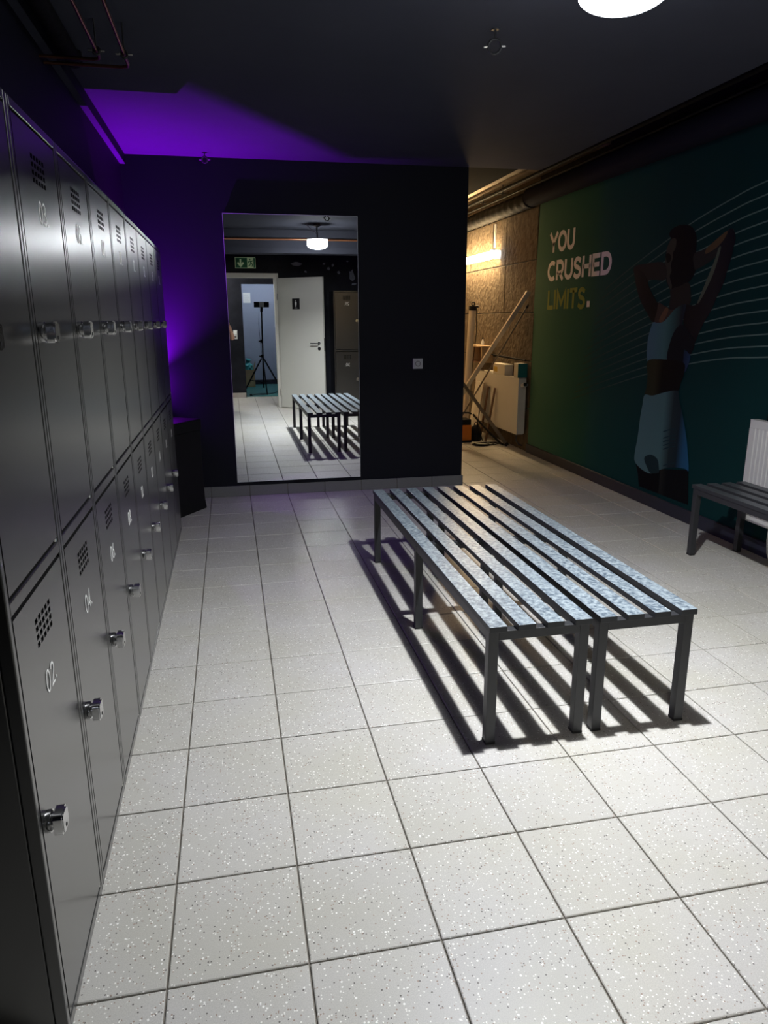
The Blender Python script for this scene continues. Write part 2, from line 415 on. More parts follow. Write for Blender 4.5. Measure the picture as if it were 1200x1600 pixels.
# hallway and the room beyond it (seen in the mirror)
struct('wall_hall_left', MB().box(-0.9, -0.75, -6.2, -1.72, -0.006, 2.9), 'hall_paint')
struct('wall_hall_right', MB().box(2.4, 2.55, -6.2, -1.72, -0.006, 2.9), 'hall_paint')
mb = MB(); mb.box(-0.75, 0.47, -3.44, -3.30, -0.006, 2.9); mb.box(1.08, 2.4, -3.44, -3.30, -0.006, 2.9); mb.box(0.47, 1.08, -3.44, -3.30, 1.99, 2.9)
struct('wall_hall', mb, 'hall_paint')
struct('ceiling_hall', MB().box(-0.75, 2.4, -6.2, -1.72, CEIL, 2.75), 'black_paint')
struct('wall_end', MB().box(-0.75, 2.4, -6.2, -6.0, -0.006, 2.9), 'blue_grey_paint')
struct('floor_end', MB().box(-0.75, 2.4, -6.0, -3.36, -0.004, 0.005), 'teal_floor')
struct('baseboard_hall', MB().box(-0.75, 0.46, -3.302, -3.285, 0, 0.085), 'skirting_hall', bevel=0.002)
mb = MB(); mb.box(-0.75, 2.4, -6.0, -5.985, 0.005, 0.10)
struct('baseboard_end', mb, 'navy_skirting')

# bare plaster patches on the dark door wall
mat('bare_plaster', (0.16, 0.18, 0.22), 0.8, var=(30, (0.30, 0.32, 0.36), 0.2))
for (px_, pz_, rw, rh) in ((1.30,2.215,0.10,0.05),(1.44,2.10,0.03,0.02),(1.73,2.22,0.025,0.02),(1.80,2.15,0.035,0.03),(1.87,2.20,0.03,0.03),(1.96,2.09,0.028,0.035),(2.10,2.26,0.025,0.015),(2.17,2.05,0.07,0.11),(2.20,1.92,0.05,0.03)):
    pl = [(px_ + rw*random.uniform(0.45,1)*math.cos(a*0.6283), pz_ + rh*random.uniform(0.45,1)*math.sin(a*0.6283)) for a in range(10)]
    MB().prism(pl, (0,-1.6005,0), (1,0,0), (0,0,1), (0,0.0016,0)).build('plaster_patch', 'bare_plaster', bpy.data.objects['wall_front'])
# skirting: tile pieces along the back wall, dark board along the right wall
bb = struct('baseboard_back', MB().box(-0.7, 2.099, 4.513, 4.521, 0.0, 0.082), 'grout')
for k in range(-2, 7):
    x0 = max(k*T + 0.002, -0.69); x1 = min((k+1)*T - 0.002, 2.101)
    MB().box(x0, x1, 4.506, 4.516, 0.001, 0.085).build('skirting_tile', 'skirting_tile', bb, bevel=0.002)
MB().box(2.094, 2.104, 4.506, 5.2, 0.001, 0.085).build('skirting_tile', 'skirting_tile', bb, bevel=0.002)
struct('baseboard_right', MB().box(3.245, 3.27, -1.6, 5.88, 0, 0.092), 'navy_skirting', bevel=0.004)

# beam with a ledge over the door end of the room
mb = MB(); mb.box(-0.7, 2.69, -0.32, 0.20, 2.24, CEIL); mb.box(-0.7, 2.69, 0.20, 0.235, 2.215, 2.285)
struct('trim_1', mb, 'black_paint', bevel=0.003)
# boxed-in bulkhead above the lockers
struct('trim_2', MB().box(-0.70, -0.475, -1.6, 4.52, 1.99, CEIL), 'navy_paint')

# raw concrete panels with open joints beyond the mural
zs = [0.0, 0.46, 0.95, 1.44, 1.95, 2.45, 2.9]; ys = [5.86, 6.72, 7.95, 9.0]
for j in range(6):
    for i in range(3):
        d = random.uniform(0.006, 0.012)
        MB().box(3.27 - d, 3.272, ys[i] + 0.006, ys[i+1] - 0.006, zs[j] + 0.005, zs[j+1] - 0.005).build('concrete_panel', 'concrete', wall_right, bevel=0.003, seg=1)

# ================================================================== LOCKERS
LW = 0.41; LD = 0.50; LH = 1.80
def door_mesh(w, h, vent_z):
    """panel with punched ventilation slots, front at x=0, local y 0..w, z 0..h"""
    mb = MB(); pitch = 0.0245; hw = 0.0175; hh = 0.0105; rows = 4; cols = 5
    cy = w/2
    yl = [0.0]
    for c in range(cols):
        a = cy + (c - 2)*pitch - hw/2; yl += [a, a + hw]
    yl.append(w)
    zl = [0.0]
    for r in range(rows):
        a = vent_z - (rows-1-r)*0.0158 - hh/2; zl += [a, a + hh]
    zl.append(h)
    ny, nz = len(yl), len(zl); th = 0.018
    vs = [(0, y, z) for z in zl for y in yl] + [(-0.006, y, z) for z in zl for y in yl]
    K = ny*nz; fs = []
    for j in range(nz-1):
        for i in range(ny-1):
            a, b, c, d = j*ny+i, j*ny+i+1, (j+1)*ny+i+1, (j+1)*ny+i
            if i % 2 == 1 and j % 2 == 1:
                fs += [(a, a+K, b+K, b), (b, b+K, c+K, c), (c, c+K, d+K, d), (d, d+K, a+K, a)]
            else: fs.append((a, b, c, d))
    mb.add(vs, fs)
    # rim of the panel
    mb.add([(0,0,0),(0,w,0),(0,w,h),(0,0,h),(-th,0,0),(-th,w,0),(-th,w,h),(-th,0,h)], [(0,4,5,1),(1,5,6,2),(2,6,7,3),(3,7,4,0)])
    return mb
DOORS = {'lower': (0.032, 0.884), 'upper': (0.928, 1.774)}
DW = LW - 2*0.0245
def number_mb(txt, h=0.046):
    mb = MB(); x = 0
    tot = sum(GLYPH[c][0]*h for c in txt) + 0.009*(len(txt)-1); x = -tot/2
    for c in txt:
        x = glyph(mb, c, x, h, 0.0042, (0.0006, 0, 0), (0,1,0), (0,0,1), (0.0006,0,0)) + 0.009
    return mb
def shift(mb, x, y, z):
    for v in mb.v: v += Vector((x, y, z))
    return mb
def carcass_mb():
    mb = MB(); t = 0.018
    mb.box(-LD, -0.024, 0.0015, LW-0.0015, 0.028, LH-0.024)               # body
    for y0, y1 in ((0.0018, 0.0182), (LW-0.0182, LW-0.0018)): mb.box(-0.024, 0, y0, y1, 0.0, LH)
    mb.box(-0.024, 0, 0.0182, LW-0.0182, 0.0, 0.026); mb.box(-0.024, 0, 0.0182, LW-0.0182, 0.893, 0.919); mb.box(-0.024, 0, 0.0182, LW-0.0182, 1.780, LH)
    mb.box(-LD, -0.024, 0.0015, LW-0.0015, LH-0.024, LH); mb.box(-LD, -0.024, 0.0015, LW-0.0015, 0.0, 0.028)
    return mb
def lock_mb():
    # turn-knob lock: collar, groove, rounded head
    mb = MB(); mb.lathe((0,0,0), (1,0,0), [(0.0205,0.0),(0.0215,0.002),(0.0215,0.010),(0.0195,0.0115),(0.0165,0.0125),(0.0165,0.0155),(0.0195,0.0165)], 20)
    pr = []
    for cx, cy, a in ((0.013,0.013,0),(-0.013,0.013,90),(-0.013,-0.013,180),(0.013,-0.013,270)):
        pr += arc(cx, cy, 0.009, 0.009, a, a+90, 4)
    mb.prism(pr, (0.0165,0,0), (0,1,0), (0,0,1), (0.015,0,0))
    pr2 = [(x*0.86, y*0.86) for x, y in pr]
    mb.prism(pr2, (0.0315,0,0), (0,1,0), (0,0,1), (0.003,0,0))
    return mb
ME = {'carcass': carcass_mb().mesh('carcass', 'locker_black'),
      'lock': lock_mb().mesh('lock', 'chrome'), }
ME['carcass'].materials.append(MATS['locker_recess_shade'])
for p in ME['carcass'].polygons:
    if p.normal.x > 0.9 and abs(p.center.x + 0.024) < 0.002: p.material_index = 1
ME['lock'].shade_smooth(); ME['lock'].set_sharp_from_angle(angle=R(30))
kh = MB(); kh.cyl((0.0342,0,-0.010),(0.0352,0,-0.010),0.0035, n=10); kh.box(-0.004, 0.004, -0.001, 0.001, 0, 0.001)
ME['keyhole'] = MB().cyl((0.0338,0,-0.011),(0.0352,0,-0.011),0.0042, n=10).mesh('keyhole', 'black_plastic')
ME['pin'] = MB().cyl((-0.004,0,-0.004),(-0.004,0,0.010),0.0042, n=8).mesh('hinge_pin', 'bright_steel')
for k, (z0, z1) in DOORS.items():
    ME[k] = door_mesh(DW, z1-z0, (z1-z0) - 0.055).mesh('door', 'locker_black')
    ME[k+'b'] = MB().box(-0.023, -0.0065, 0.02, DW-0.02, 0.02, z1-z0-0.02).mesh('door_lining', 'locker_recess_shade')
def obj(name, me, parent, loc=(0,0,0), bevel=0):
    o = bpy.data.objects.new(name, me); COL.objects.link(o); o.parent = parent; o.location = loc; ORG[o.name] = Vector((0,0,0))
    if bevel:
        b = o.modifiers.new('bevel', 'BEVEL'); b.width = bevel; b.segments = 2; b.limit_method = 'ANGLE'; b.angle_limit = R(40)
    return o
def locker(up, lo, label, loc, rotz, group):
    t = local_thing('locker', label, 'locker', loc, rotz, group)
    obj('carcass', ME['carcass'], t, bevel=0.0026)
    for key, txt in (('upper', up), ('lower', lo)):
        z0, z1 = DOORS[key]
        d = obj('door', ME[key], t, (-0.0008, 0.0245, z0), bevel=0.0)
        obj('door_lining', ME[key+'b'], d)
        lk = obj('lock', ME['lock'], d, (0, 0.026, (1.357 if key == 'upper' else 0.466) - z0)); lk['label'] = 'chrome knob lock'
        obj('number', number_mb(txt).mesh('number', 'print_white'), d, (0, DW/2 + 0.0, (z1 - z0) - (0.165 if key == 'upper' else 0.192) - 0.023))
        obj('hinge_pin', ME['pin'], d, (0, DW-0.006, -0.004))
        obj('keyhole', ME['keyhole'], d, lk.location)
    return t
Y0L = -0.075
ROW = ['nearest black locker of the long left row', 'second black locker from the near end of the left row', 'third black locker from the near end of the left row',
       'fourth black locker from the near end of the left row', 'middle black locker of the long left row', 'fourth black locker from the far end of the left row',
       'third black locker from the far end of the left row', 'last black locker but one of the left row', 'farthest black locker of the left row']
for k in range(9):
    a, b = '%02d.' % (2*k+1), '%02d.' % (2*k+2)
    locker(a, b, ROW[k] + ', doors numbered %s and %s' % (a[:2], b[:2]), (-0.18, Y0L + k*LW, 0), 0, 'black lockers along the left wall')
for k, (a, b) in enumerate((('29.', '30.'), ('27.', '28.'), ('25.', '26.'))):
    locker(a, b, ['black locker numbered 29 and 30 seen in the mirror behind the bench', 'black locker beside number 29, second from the white door',
                  'black locker by the right wall, third from the white door'][k],
           (2.205 + k*LW, -1.098, 0), R(90), 'black lockers by the door wall')

# ================================================================== BENCHES
def bench_parts(t, slat_mat):
    """local: x 0..0.354, y 0..1.97, slats along y"""
    W, Ln, H = 0.356, 1.97, 0.430
    for k in range(4):
        x0 = k*0.0987
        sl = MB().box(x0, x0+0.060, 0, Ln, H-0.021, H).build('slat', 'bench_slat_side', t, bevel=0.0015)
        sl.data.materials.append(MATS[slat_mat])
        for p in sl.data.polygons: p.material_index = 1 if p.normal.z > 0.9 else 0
    for x0 in (0.004, W-0.004-0.033):
        MB().box(x0, x0+0.033, 0.046, Ln-0.046, H-0.054, H-0.0215).build('side_rail', 'bench_steel', t, bevel=0.0015)
    for y in (0.012, Ln/2-0.017, Ln-0.046):
        MB().box(0.037, W-0.037, y, y+0.034, H-0.054, H-0.0215).build('cross_rail', 'bench_steel', t, bevel=0.0015)
        for x0 in (0.003, W-0.003-0.034):
            lg = MB().box(x0, x0+0.034, y, y+0.034, 0.006, H-0.0215).build('leg', 'bench_steel', t, bevel=0.002)
            MB().box(x0-0.001, x0+0.035, y-0.001, y+0.035, 0.0, 0.010).build('foot', 'rubber', lg, bevel=0.002)
b1 = local_thing('slatted_bench', 'blue-grey slatted bench nearer the lockers, left of the two pushed together', 'bench', (0.969, 0.715, 0.0005), 0, 'slatted changing benches')
bench_parts(b1, 'bench_slat')
b2 = copy_tree(b1); b2.location = (1.354, 0.715, 0.0005)
b2['label'] = 'blue-grey slatted bench nearer the mural, right of the two pushed together'
b3 = local_thing('slatted_bench', 'dark slatted bench in front of the white radiator by the mural wall', 'bench', (2.840, 0.445, 0.0005), 0, 'slatted changing benches')
bench_parts(b3, 'bench_slat_dark')

# ================================================================== MIRROR, SOCKET
mir = thing('wall_mirror', 'tall frameless mirror on the dark back wall reflecting the white door', 'mirror', (0.712, 4.508, 0.118))
MB().box(0.212, 1.2115, 4.500, 4.506, 0.118, 2.133).build('glass', 'mirror_glass', mir)
MB().box(0.214, 1.2095, 4.506, 4.519, 0.120, 2.131).build('backing', 'black_plastic', mir)
e = 0.0028
mb = MB()
mb.box(0.212-e, 0.212, 4.499, 4.508, 0.118-e, 2.133+e); mb.box(1.2115, 1.2115+e, 4.499, 4.508, 0.118-e, 2.133+e)
mb.box(0.212, 1.2115, 4.499, 4.508, 2.133, 2.133+e); mb.box(0.212, 1.2115, 4.499, 4.508, 0.118-e, 0.118)
mb.build('polished_edge', 'glass_edge', mir)
MB().prism([(0,0),(0.07,0),(0.05,-0.016),(0.02,-0.016)], (0.66, 4.497, 0.116), (1,0,0), (0,0,1), (0,0.02,0)).build('bracket', 'black_plastic', mir)

sk = thing('power_socket', 'white square power socket on the dark wall right of the mirror', 'socket', (1.70, 4.52, 0.985))
MB().box(1.659, 1.741, 4.510, 4.521, 0.988, 1.070).build('plate', 'socket_white', sk, bevel=0.003)
MB().torus((1.70, 4.5095, 1.029), (0,1,0), 0.0195, 0.0022, 24, 6).build('rim', 'socket_dark', sk, smooth=True)
MB().cyl((1.70, 4.5105, 1.029), (1.70, 4.509, 1.029), 0.0185, n=24).build('recess', 'socket_white', sk)
for dx in (-0.0095, 0.0095): MB().cyl((1.70+dx, 4.510, 1.029), (1.70+dx, 4.5082, 1.029), 0.003, n=8).build('pin_hole', 'black_plastic', sk)

# ================================================================== LAMP OVER THE BENCHES
LX, LY, LZ = 1.343, 0.84, 2.27
lp = thing('pendant_lamp', 'round white lamp hanging from the ceiling above the benches', 'lamp', (LX, LY, LZ))
MB().lathe((LX, LY, LZ), (0,0,1), [(0.128,0.056),(0.131,0.060),(0.126,0.068),(0.10,0.074),(0.02,0.076)], 40).build('housing', 'lamp_housing', lp, smooth=True)
MB().lathe((LX, LY, LZ), (0,0,1), [(0.108,0.001),(0.124,0.001),(0.127,0.008),(0.127,0.050),(0.122,0.057)], 40).build('opal_rim', 'lamp_rim', lp, smooth=True)
MB().lathe((LX, LY, LZ), (0,0,-1), [(0.124,-0.001)] + [(0.125*math.cos(R(a_)), 0.008+0.045*math.sin(R(a_))) for a_ in range(0, 90, 9)] + [(0.006,0.053)], 48).build('diffuser', 'lamp_rim', lp, smooth=True)
MB().cyl((LX, LY, LZ+0.070), (LX, LY, CEIL), 0.009, n=12).build('rod', 'dark_metal', lp, smooth=True)
MB().lathe((LX, LY, CEIL), (0,0,-1), [(0.045,-0.001),(0.045,0.02),(0.02,0.03)], 20).build('ceiling_plate', 'dark_metal', lp, smooth=True)
MB().bar((LX-0.012, LY, LZ+0.13), (LX-0.14, LY-0.02, CEIL), 0.012, 0.012).build('brace', 'bright_steel', lp)
lamp('AREA', 'led_plate', (LX, LY, LZ-0.056), LAMP_DOWN_W, (0.95, 0.97, 1.0), 0.055, lp, spread=R(142))

# ================================================================== CEILING FITTINGS
def clamp(x, y, z, r, label, tilt, name='pipe_clamp'):
    t = thing(name, label, 'pipe clamp', (x, y, z))
    ax = Vector((math.sin(tilt), math.cos(tilt), 0.15))
    MB().torus((x, y, z), ax, r, 0.0055, 22, 8).build('ring', 'dark_metal', t, smooth=True)
    sd = ax.cross(Vector((0,0,1))).normalized()
    for s in (-1, 1):
        MB().cyl(Vector((x,y,z)) + sd*s*(r+0.002), Vector((x,y,z)) + sd*s*(r+0.018), 0.005, n=8).build('screw', 'bright_steel', t)
    MB().cyl((x, y, z+r), (x, y, CEIL), 0.004, n=8).build('rod', 'dark_metal', t)
    MB().cyl((x, y, CEIL-0.004), (x, y, CEIL), 0.016, n=12).build('base', 'dark_metal', t)
    return t
clamp(1.33, 1.86, 2.448, 0.026, 'empty pipe clamp hanging from the ceiling near the round lamp', 0.3)
clamp(0.112, 4.36, 2.462, 0.020, 'small pipe clamp on the violet-lit ceiling above the mirror', 0.2)

# copper heating pipes, top left
def pipe(name, label, pts, r, m='copper', n=10, clamps=()):
    t = thing(name, label, 'pipe', pts[0])
    MB().tube(pts, r, n).build('pipe_run', m, t, smooth=True)
    for (cx, cy, cz) in clamps:
        MB().torus((cx, cy, cz), (0,1,0), r+0.006, 0.005, 18, 6).build('clamp', 'dark_metal', t, smooth=True)
        for s in (-1, 1): MB().cyl((cx+s*(r+0.008), cy, cz), (cx+s*(r+0.026), cy, cz), 0.005, n=8).build('screw', 'bright_steel', t)
        MB().cyl((cx, cy, cz+r), (cx, cy, CEIL), 0.004, n=6).build('hanger', 'dark_metal', t)
    return t
pipe('copper_pipe', 'left of two thin copper pipes under the ceiling above the lockers',
     [(-0.237,0.30,2.40),(-0.237,1.2,2.40),(-0.237,2.12,2.40),(-0.242,2.150,2.40),(-0.262,2.165,2.40),(-0.47,2.165,2.40)], 0.0065, clamps=[(-0.237,2.06,2.40)])
pipe('copper_pipe', 'right of two thin copper pipes under the ceiling above the lockers',
     [(-0.135,0.30,2.40),(-0.135,1.2,2.40),(-0.136,2.20,2.40),(-0.141,2.228,2.40),(-0.165,2.242,2.40),(-0.47,2.242,2.40)], 0.0065, clamps=[(-0.135,2.08,2.40)])
pipe('waste_pipe', 'thick dark painted pipe under the ceiling left of the copper pipes',
     [(-0.375,0.21,2.456),(-0.375,2.0,2.456),(-0.375,2.38,2.456),(-0.38,2.43,2.47),(-0.385,2.45,2.509)], 0.034, 'dark_pipe', 14)
pipe('copper_pipe', 'long copper pipe across the room above the door, seen in the mirror',
     [(-0.46,0.262,2.385),(1.0,0.262,2.385),(2.66,0.262,2.385)], 0.014)
tr = thing('cable_tray', 'narrow dark cable tray along the ceiling edge lit violet from below', 'cable tray', (-0.455, 2.0, 2.43))
MB().box(-0.475, -0.440, 0.24, 4.515, 2.445, 2.452).build('tray_bottom', 'black_paint', tr)
MB().box(-0.4405, -0.4385, 0.24, 4.515, 2.445, 2.508).build('tray_side', 'navy_paint', tr)

# big pipe and thin pipes in the slot above the mural
bp = thing('insulated_pipe', 'thick dark insulated pipe running above the mural and into the passage', 'pipe', (3.165, -1.6, 2.51))
MB().tube([(3.165, y, 2.518) for y in (-1.59, 1, 3, 5.0, 5.84)], 0.088, 24).build('painted_casing', 'slot_paint', bp, smooth=True)
rr = []; pp = []
for k in range(61):
    pp.append((3.168, 5.84 + k*3.15/60, 2.505)); rr.append(0.076 + 0.006*math.sin(k*1.9) + random.uniform(-.002, .002))
MB().tube(pp, rr, 18).build('wrapped_section', 'dark_pipe', bp, smooth=True)
MB().torus((3.165, 5.84, 2.515), (0,1,0), 0.084, 0.008, 28, 8).build('end_collar', 'dark_pipe', bp, smooth=True)
pipe('thin_pipe', 'upper thin dark pipe beside the insulated pipe in the passage', [(3.02,-1.59,2.645),(3.02,4,2.645),(3.02,8.99,2.645)], 0.016, 'dark_pipe', 10)
pipe('thin_pipe', 'lower thin dark pipe beside the insulated pipe in the passage', [(3.06,-1.59,2.585),(3.06,4,2.585),(3.06,8.99,2.585)], 0.009, 'dark_pipe', 8)
for yy, lab in ((6.35, 'pipe hanger nearer the mural'), (6.95, 'pipe hanger nearer the warm wall lamp')):
    h = thing('pipe_hanger', 'thin steel ' + lab, 'bracket', (3.05, yy, 2.57))
    MB().bar((3.06, yy, 2.572), (3.06, yy, 2.712), 0.006, 0.02, (0,1,0)).build('strap', 'dark_metal', h)
    MB().bar((3.02, yy, 2.625), (3.10, yy, 2.625), 0.02, 0.006, (0,0,1)).build('rail', 'dark_metal', h)

# ================================================================== MURAL
FIG=[
('printed_hair',[(3.538,1.912),(3.563,1.946),(3.536,1.975),(3.463,1.991),(3.378,1.987),(3.302,1.962),(3.254,1.917),(3.236,1.862),(3.231,1.789),(3.218,1.681),(3.277,1.616),(3.37,1.593),(3.444,1.582),(3.481,1.572),(3.525,1.606),(3.551,1.644),(3.573,1.717),(3.579,1.767),(3.583,1.832),(3.56,1.886)]),
('printed_face',[(3.532,1.91),(3.474,1.904),(3.471,1.85),(3.497,1.817),(3.493,1.782),(3.509,1.741),(3.495,1.698),(3.509,1.663),(3.49,1.626),(3.472,1.597),(3.481,1.572),(3.519,1.606),(3.55,1.658),(3.576,1.717),(3.58,1.774),(3.574,1.817),(3.577,1.853)]),
('printed_eye',[(3.578,1.803),(3.561,1.819),(3.527,1.809),(3.516,1.784),(3.525,1.76),(3.558,1.759)]),
('printed_neck',[(3.483,1.572),(3.37,1.593),(3.276,1.609),(3.237,1.519),(3.24,1.471),(3.298,1.458),(3.444,1.431),(3.481,1.461),(3.475,1.526)]),
('printed_forearm',[(3.982,1.762),(3.813,1.769),(3.59,1.757),(3.558,1.644),(3.722,1.651),(3.785,1.644),(3.838,1.612),(3.918,1.647),(3.989,1.712)]),
('printed_upper_arm',[(3.989,1.712),(3.98,1.75),(3.878,1.721),(3.785,1.644),(3.769,1.61),(3.705,1.547),(3.641,1.493),(3.574,1.462),(3.62,1.411),(3.631,1.351),(3.688,1.359),(3.754,1.412),(3.856,1.498),(3.933,1.601)]),
('printed_forearm',[(3.249,1.79),(3.128,1.813),(3.024,1.864),(2.933,1.899),(2.905,1.911),(2.866,1.888),(2.958,1.811),(3.03,1.747),(3.197,1.69),(3.235,1.709)]),
('printed_arm_highlight',[(3.123,1.813),(3.068,1.84),(2.99,1.877),(2.933,1.899),(2.937,1.865),(2.982,1.832),(3.03,1.805),(3.123,1.78)]),
('printed_upper_arm',[(2.905,1.911),(2.866,1.888),(2.845,1.844),(2.854,1.795),(2.867,1.728),(2.89,1.661),(2.916,1.58),(2.965,1.504),(3.005,1.426),(3.059,1.36),(3.104,1.291),(3.138,1.222),(3.177,1.143),(3.26,1.239),(3.297,1.381),(3.299,1.465),(3.18,1.463),(3.125,1.542),(3.067,1.652),(3.019,1.746),(2.999,1.808),(2.946,1.86)]),
('printed_arm_light',[(3.019,1.746),(2.998,1.805),(2.976,1.8),(3.016,1.669),(3.082,1.554),(3.137,1.482),(3.159,1.476),(3.125,1.542),(3.067,1.652)]),
('printed_chest',[(3.645,1.351),(3.628,1.419),(3.612,1.485),(3.555,1.469),(3.499,1.454),(3.444,1.435),(3.298,1.461),(3.288,1.472),(3.39,1.417),(3.474,1.381),(3.535,1.351)]),
('printed_chest_highlight',[(3.591,1.359),(3.559,1.411),(3.513,1.454),(3.483,1.432),(3.514,1.381),(3.549,1.351)]),
('printed_sports_top',[(3.659,1.351),(3.609,1.347),(3.536,1.353),(3.475,1.388),(3.395,1.445),(3.285,1.47),(3.289,1.409),(3.302,1.338),(3.291,1.239),(3.248,1.169),(3.197,1.156),(3.173,1.122),(3.184,1.079),(3.211,1.027),(3.26,1.024),(3.437,1.087),(3.587,1.088),(3.685,1.058),(3.713,1.158),(3.709,1.244),(3.682,1.321)]),
('printed_top_shadow',[(3.302,1.338),(3.22,1.29),(3.138,1.222),(3.177,1.143),(3.248,1.169),(3.262,1.038),(3.437,1.087),(3.43,1.198),(3.382,1.294)]),
('printed_top_edge',[(3.254,1.204),(3.177,1.143),(3.173,1.122),(3.184,1.079),(3.211,1.027),(3.26,1.024),(3.245,1.097)]),
('printed_waist',[(3.691,1.069),(3.531,1.091),(3.25,1.086),(3.225,1.007),(3.256,0.936),(3.28,0.883),(3.433,0.858),(3.582,0.822),(3.688,0.818),(3.677,0.866),(3.673,0.955)]),
('printed_waist_shadow',[(3.531,1.091),(3.25,1.086),(3.225,1.007),(3.256,0.936),(3.28,0.883),(3.434,0.86),(3.547,0.832),(3.54,0.932),(3.507,1.02)]),
('printed_leg',[(3.742,0.305),(3.575,0.248),(3.416,0.277),(3.387,0.123),(3.659,0.121),(3.687,0.214)]),
('printed_leg',[(3.417,0.304),(3.062,0.367),(3.025,0.129),(3.387,0.123)]),
('printed_shorts',[(3.688,0.82),(3.583,0.824),(3.434,0.862),(3.281,0.889),(3.248,0.828),(3.187,0.721),(3.118,0.571),(3.083,0.461),(3.059,0.363),(3.104,0.367),(3.255,0.347),(3.398,0.301),(3.416,0.277),(3.512,0.25),(3.588,0.249),(3.683,0.269),(3.749,0.304),(3.754,0.376),(3.733,0.495),(3.723,0.639),(3.707,0.739)]),
('printed_shorts_fold',[(3.618,0.35),(3.536,0.39),(3.447,0.375),(3.417,0.328),(3.416,0.278),(3.513,0.253),(3.569,0.288)]),
('printed_shorts_shadow',[(3.374,0.848),(3.298,0.862),(3.29,0.753),(3.21,0.608),(3.178,0.483),(3.136,0.367),(3.244,0.349),(3.275,0.466),(3.253,0.536),(3.301,0.621),(3.361,0.639),(3.363,0.718)]),
('printed_shorts_edge',[(3.3,0.874),(3.281,0.889),(3.248,0.828),(3.187,0.721),(3.118,0.571),(3.083,0.461),(3.059,0.363),(3.104,0.367),(3.147,0.489),(3.189,0.611),(3.269,0.755)]),
('printed_crease',[(3.399,0.587),(3.323,0.613),(3.258,0.627),(3.259,0.622),(3.322,0.606),(3.392,0.581)]),
('printed_crease',[(3.391,0.541),(3.315,0.567),(3.25,0.583),(3.252,0.578),(3.314,0.561),(3.385,0.535)]),
('printed_crease',[(3.387,0.515),(3.311,0.542),(3.246,0.557),(3.247,0.552),(3.309,0.535),(3.38,0.509)]),
('printed_crease',[(3.383,0.488),(3.306,0.516),(3.241,0.531),(3.243,0.527),(3.305,0.509),(3.376,0.483)]),
('printed_crease',[(3.378,0.462),(3.302,0.49),(3.237,0.506),(3.238,0.501),(3.301,0.483),(3.371,0.456)]),
('printed_crease',[(3.358,0.343),(3.282,0.373),(3.217,0.391),(3.219,0.386),(3.281,0.366),(3.351,0.338)]),
]
L0= [(2.622, 2.134), (2.926, 2.081), (3.331, 1.985), (3.766, 1.848), (4.077, 1.741), (4.427, 1.607)]
L1= [(2.438, 1.159), (2.788, 1.135), (3.173, 1.08), (3.695, 0.974), (4.191, 0.851), (4.893, 0.668)]
LT= [0.0, 0.074, 0.151, 0.225, 0.298, 0.372, 0.444, 0.517, 0.587, 0.661, 0.731, 0.8, 0.867, 0.936, 1.0]
gradient_mat('mural_print', [(0.5,(0.0030,0.027,0.029)),(2.9,(0.0035,0.033,0.034)),(3.6,(0.004,0.042,0.042)),(4.3,(0.006,0.070,0.058)),(4.9,(0.022,0.110,0.074)),(5.5,(0.055,0.150,0.100)),(5.9,(0.080,0.175,0.115))])  # printed green to teal; lift toward the passage also stands in for light
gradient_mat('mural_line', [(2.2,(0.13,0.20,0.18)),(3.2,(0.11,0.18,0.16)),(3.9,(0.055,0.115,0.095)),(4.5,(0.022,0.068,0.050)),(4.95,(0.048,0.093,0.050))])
PR = {'printed_hair':(0.014,0.012,0.020),'printed_face':(0.15,0.115,0.085),'printed_eye':(0.02,0.015,0.015),'printed_neck':(0.075,0.055,0.048),
      'printed_forearm':(0.085,0.065,0.055),'printed_upper_arm':(0.060,0.042,0.042),'printed_arm_highlight':(0.36,0.17,0.08),'printed_arm_light':(0.12,0.14,0.09),
      'printed_chest':(0.20,0.105,0.075),'printed_chest_highlight':(0.50,0.20,0.10),'printed_sports_top':(0.095,0.20,0.26),'printed_top_shadow':(0.022,0.024,0.034),
      'printed_top_edge':(0.05,0.11,0.24),'printed_waist':(0.085,0.085,0.045),'printed_waist_shadow':(0.012,0.013,0.015),'printed_leg':(0.010,0.012,0.016),
      'printed_shorts':(0.105,0.215,0.225),'printed_shorts_fold':(0.04,0.075,0.08),'printed_shorts_shadow':(0.018,0.030,0.042),'printed_shorts_edge':(0.02,0.105,0.23),
      'printed_crease':(0.04,0.085,0.10)}
for k, c in PR.items():
    f = 0.95 if k in ('printed_sports_top','printed_shorts','printed_shorts_edge','printed_top_edge','printed_arm_light') else 0.45
    mat(k, (c[0]*f*(0.75 if f < 0.5 else 1.0), c[1]*f, c[2]*f*1.1), 0.7, spec=0.1)
mat('letter_white', (0.90, 0.84, 0.84), 0.6, spec=0.3); mat('letter_olive', (0.16, 0.22, 0.010), 0.6, spec=0.3)
mur = thing('wall_mural', 'green printed wall mural of a stretching athlete with the words YOU CRUSHED LIMITS', 'mural', (3.27, 3.2, 0.092))
MB().add([(3.262,0.4,0.092),(3.262,5.94,0.092),(3.262,5.83,2.52),(3.262,0.4,2.52),(3.2695,0.4,0.092),(3.2695,5.94,0.092),(3.2695,5.83,2.52),(3.2695,0.4,2.52)],
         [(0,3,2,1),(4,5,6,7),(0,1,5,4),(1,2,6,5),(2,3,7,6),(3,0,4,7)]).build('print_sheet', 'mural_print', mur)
XM = 3.2618
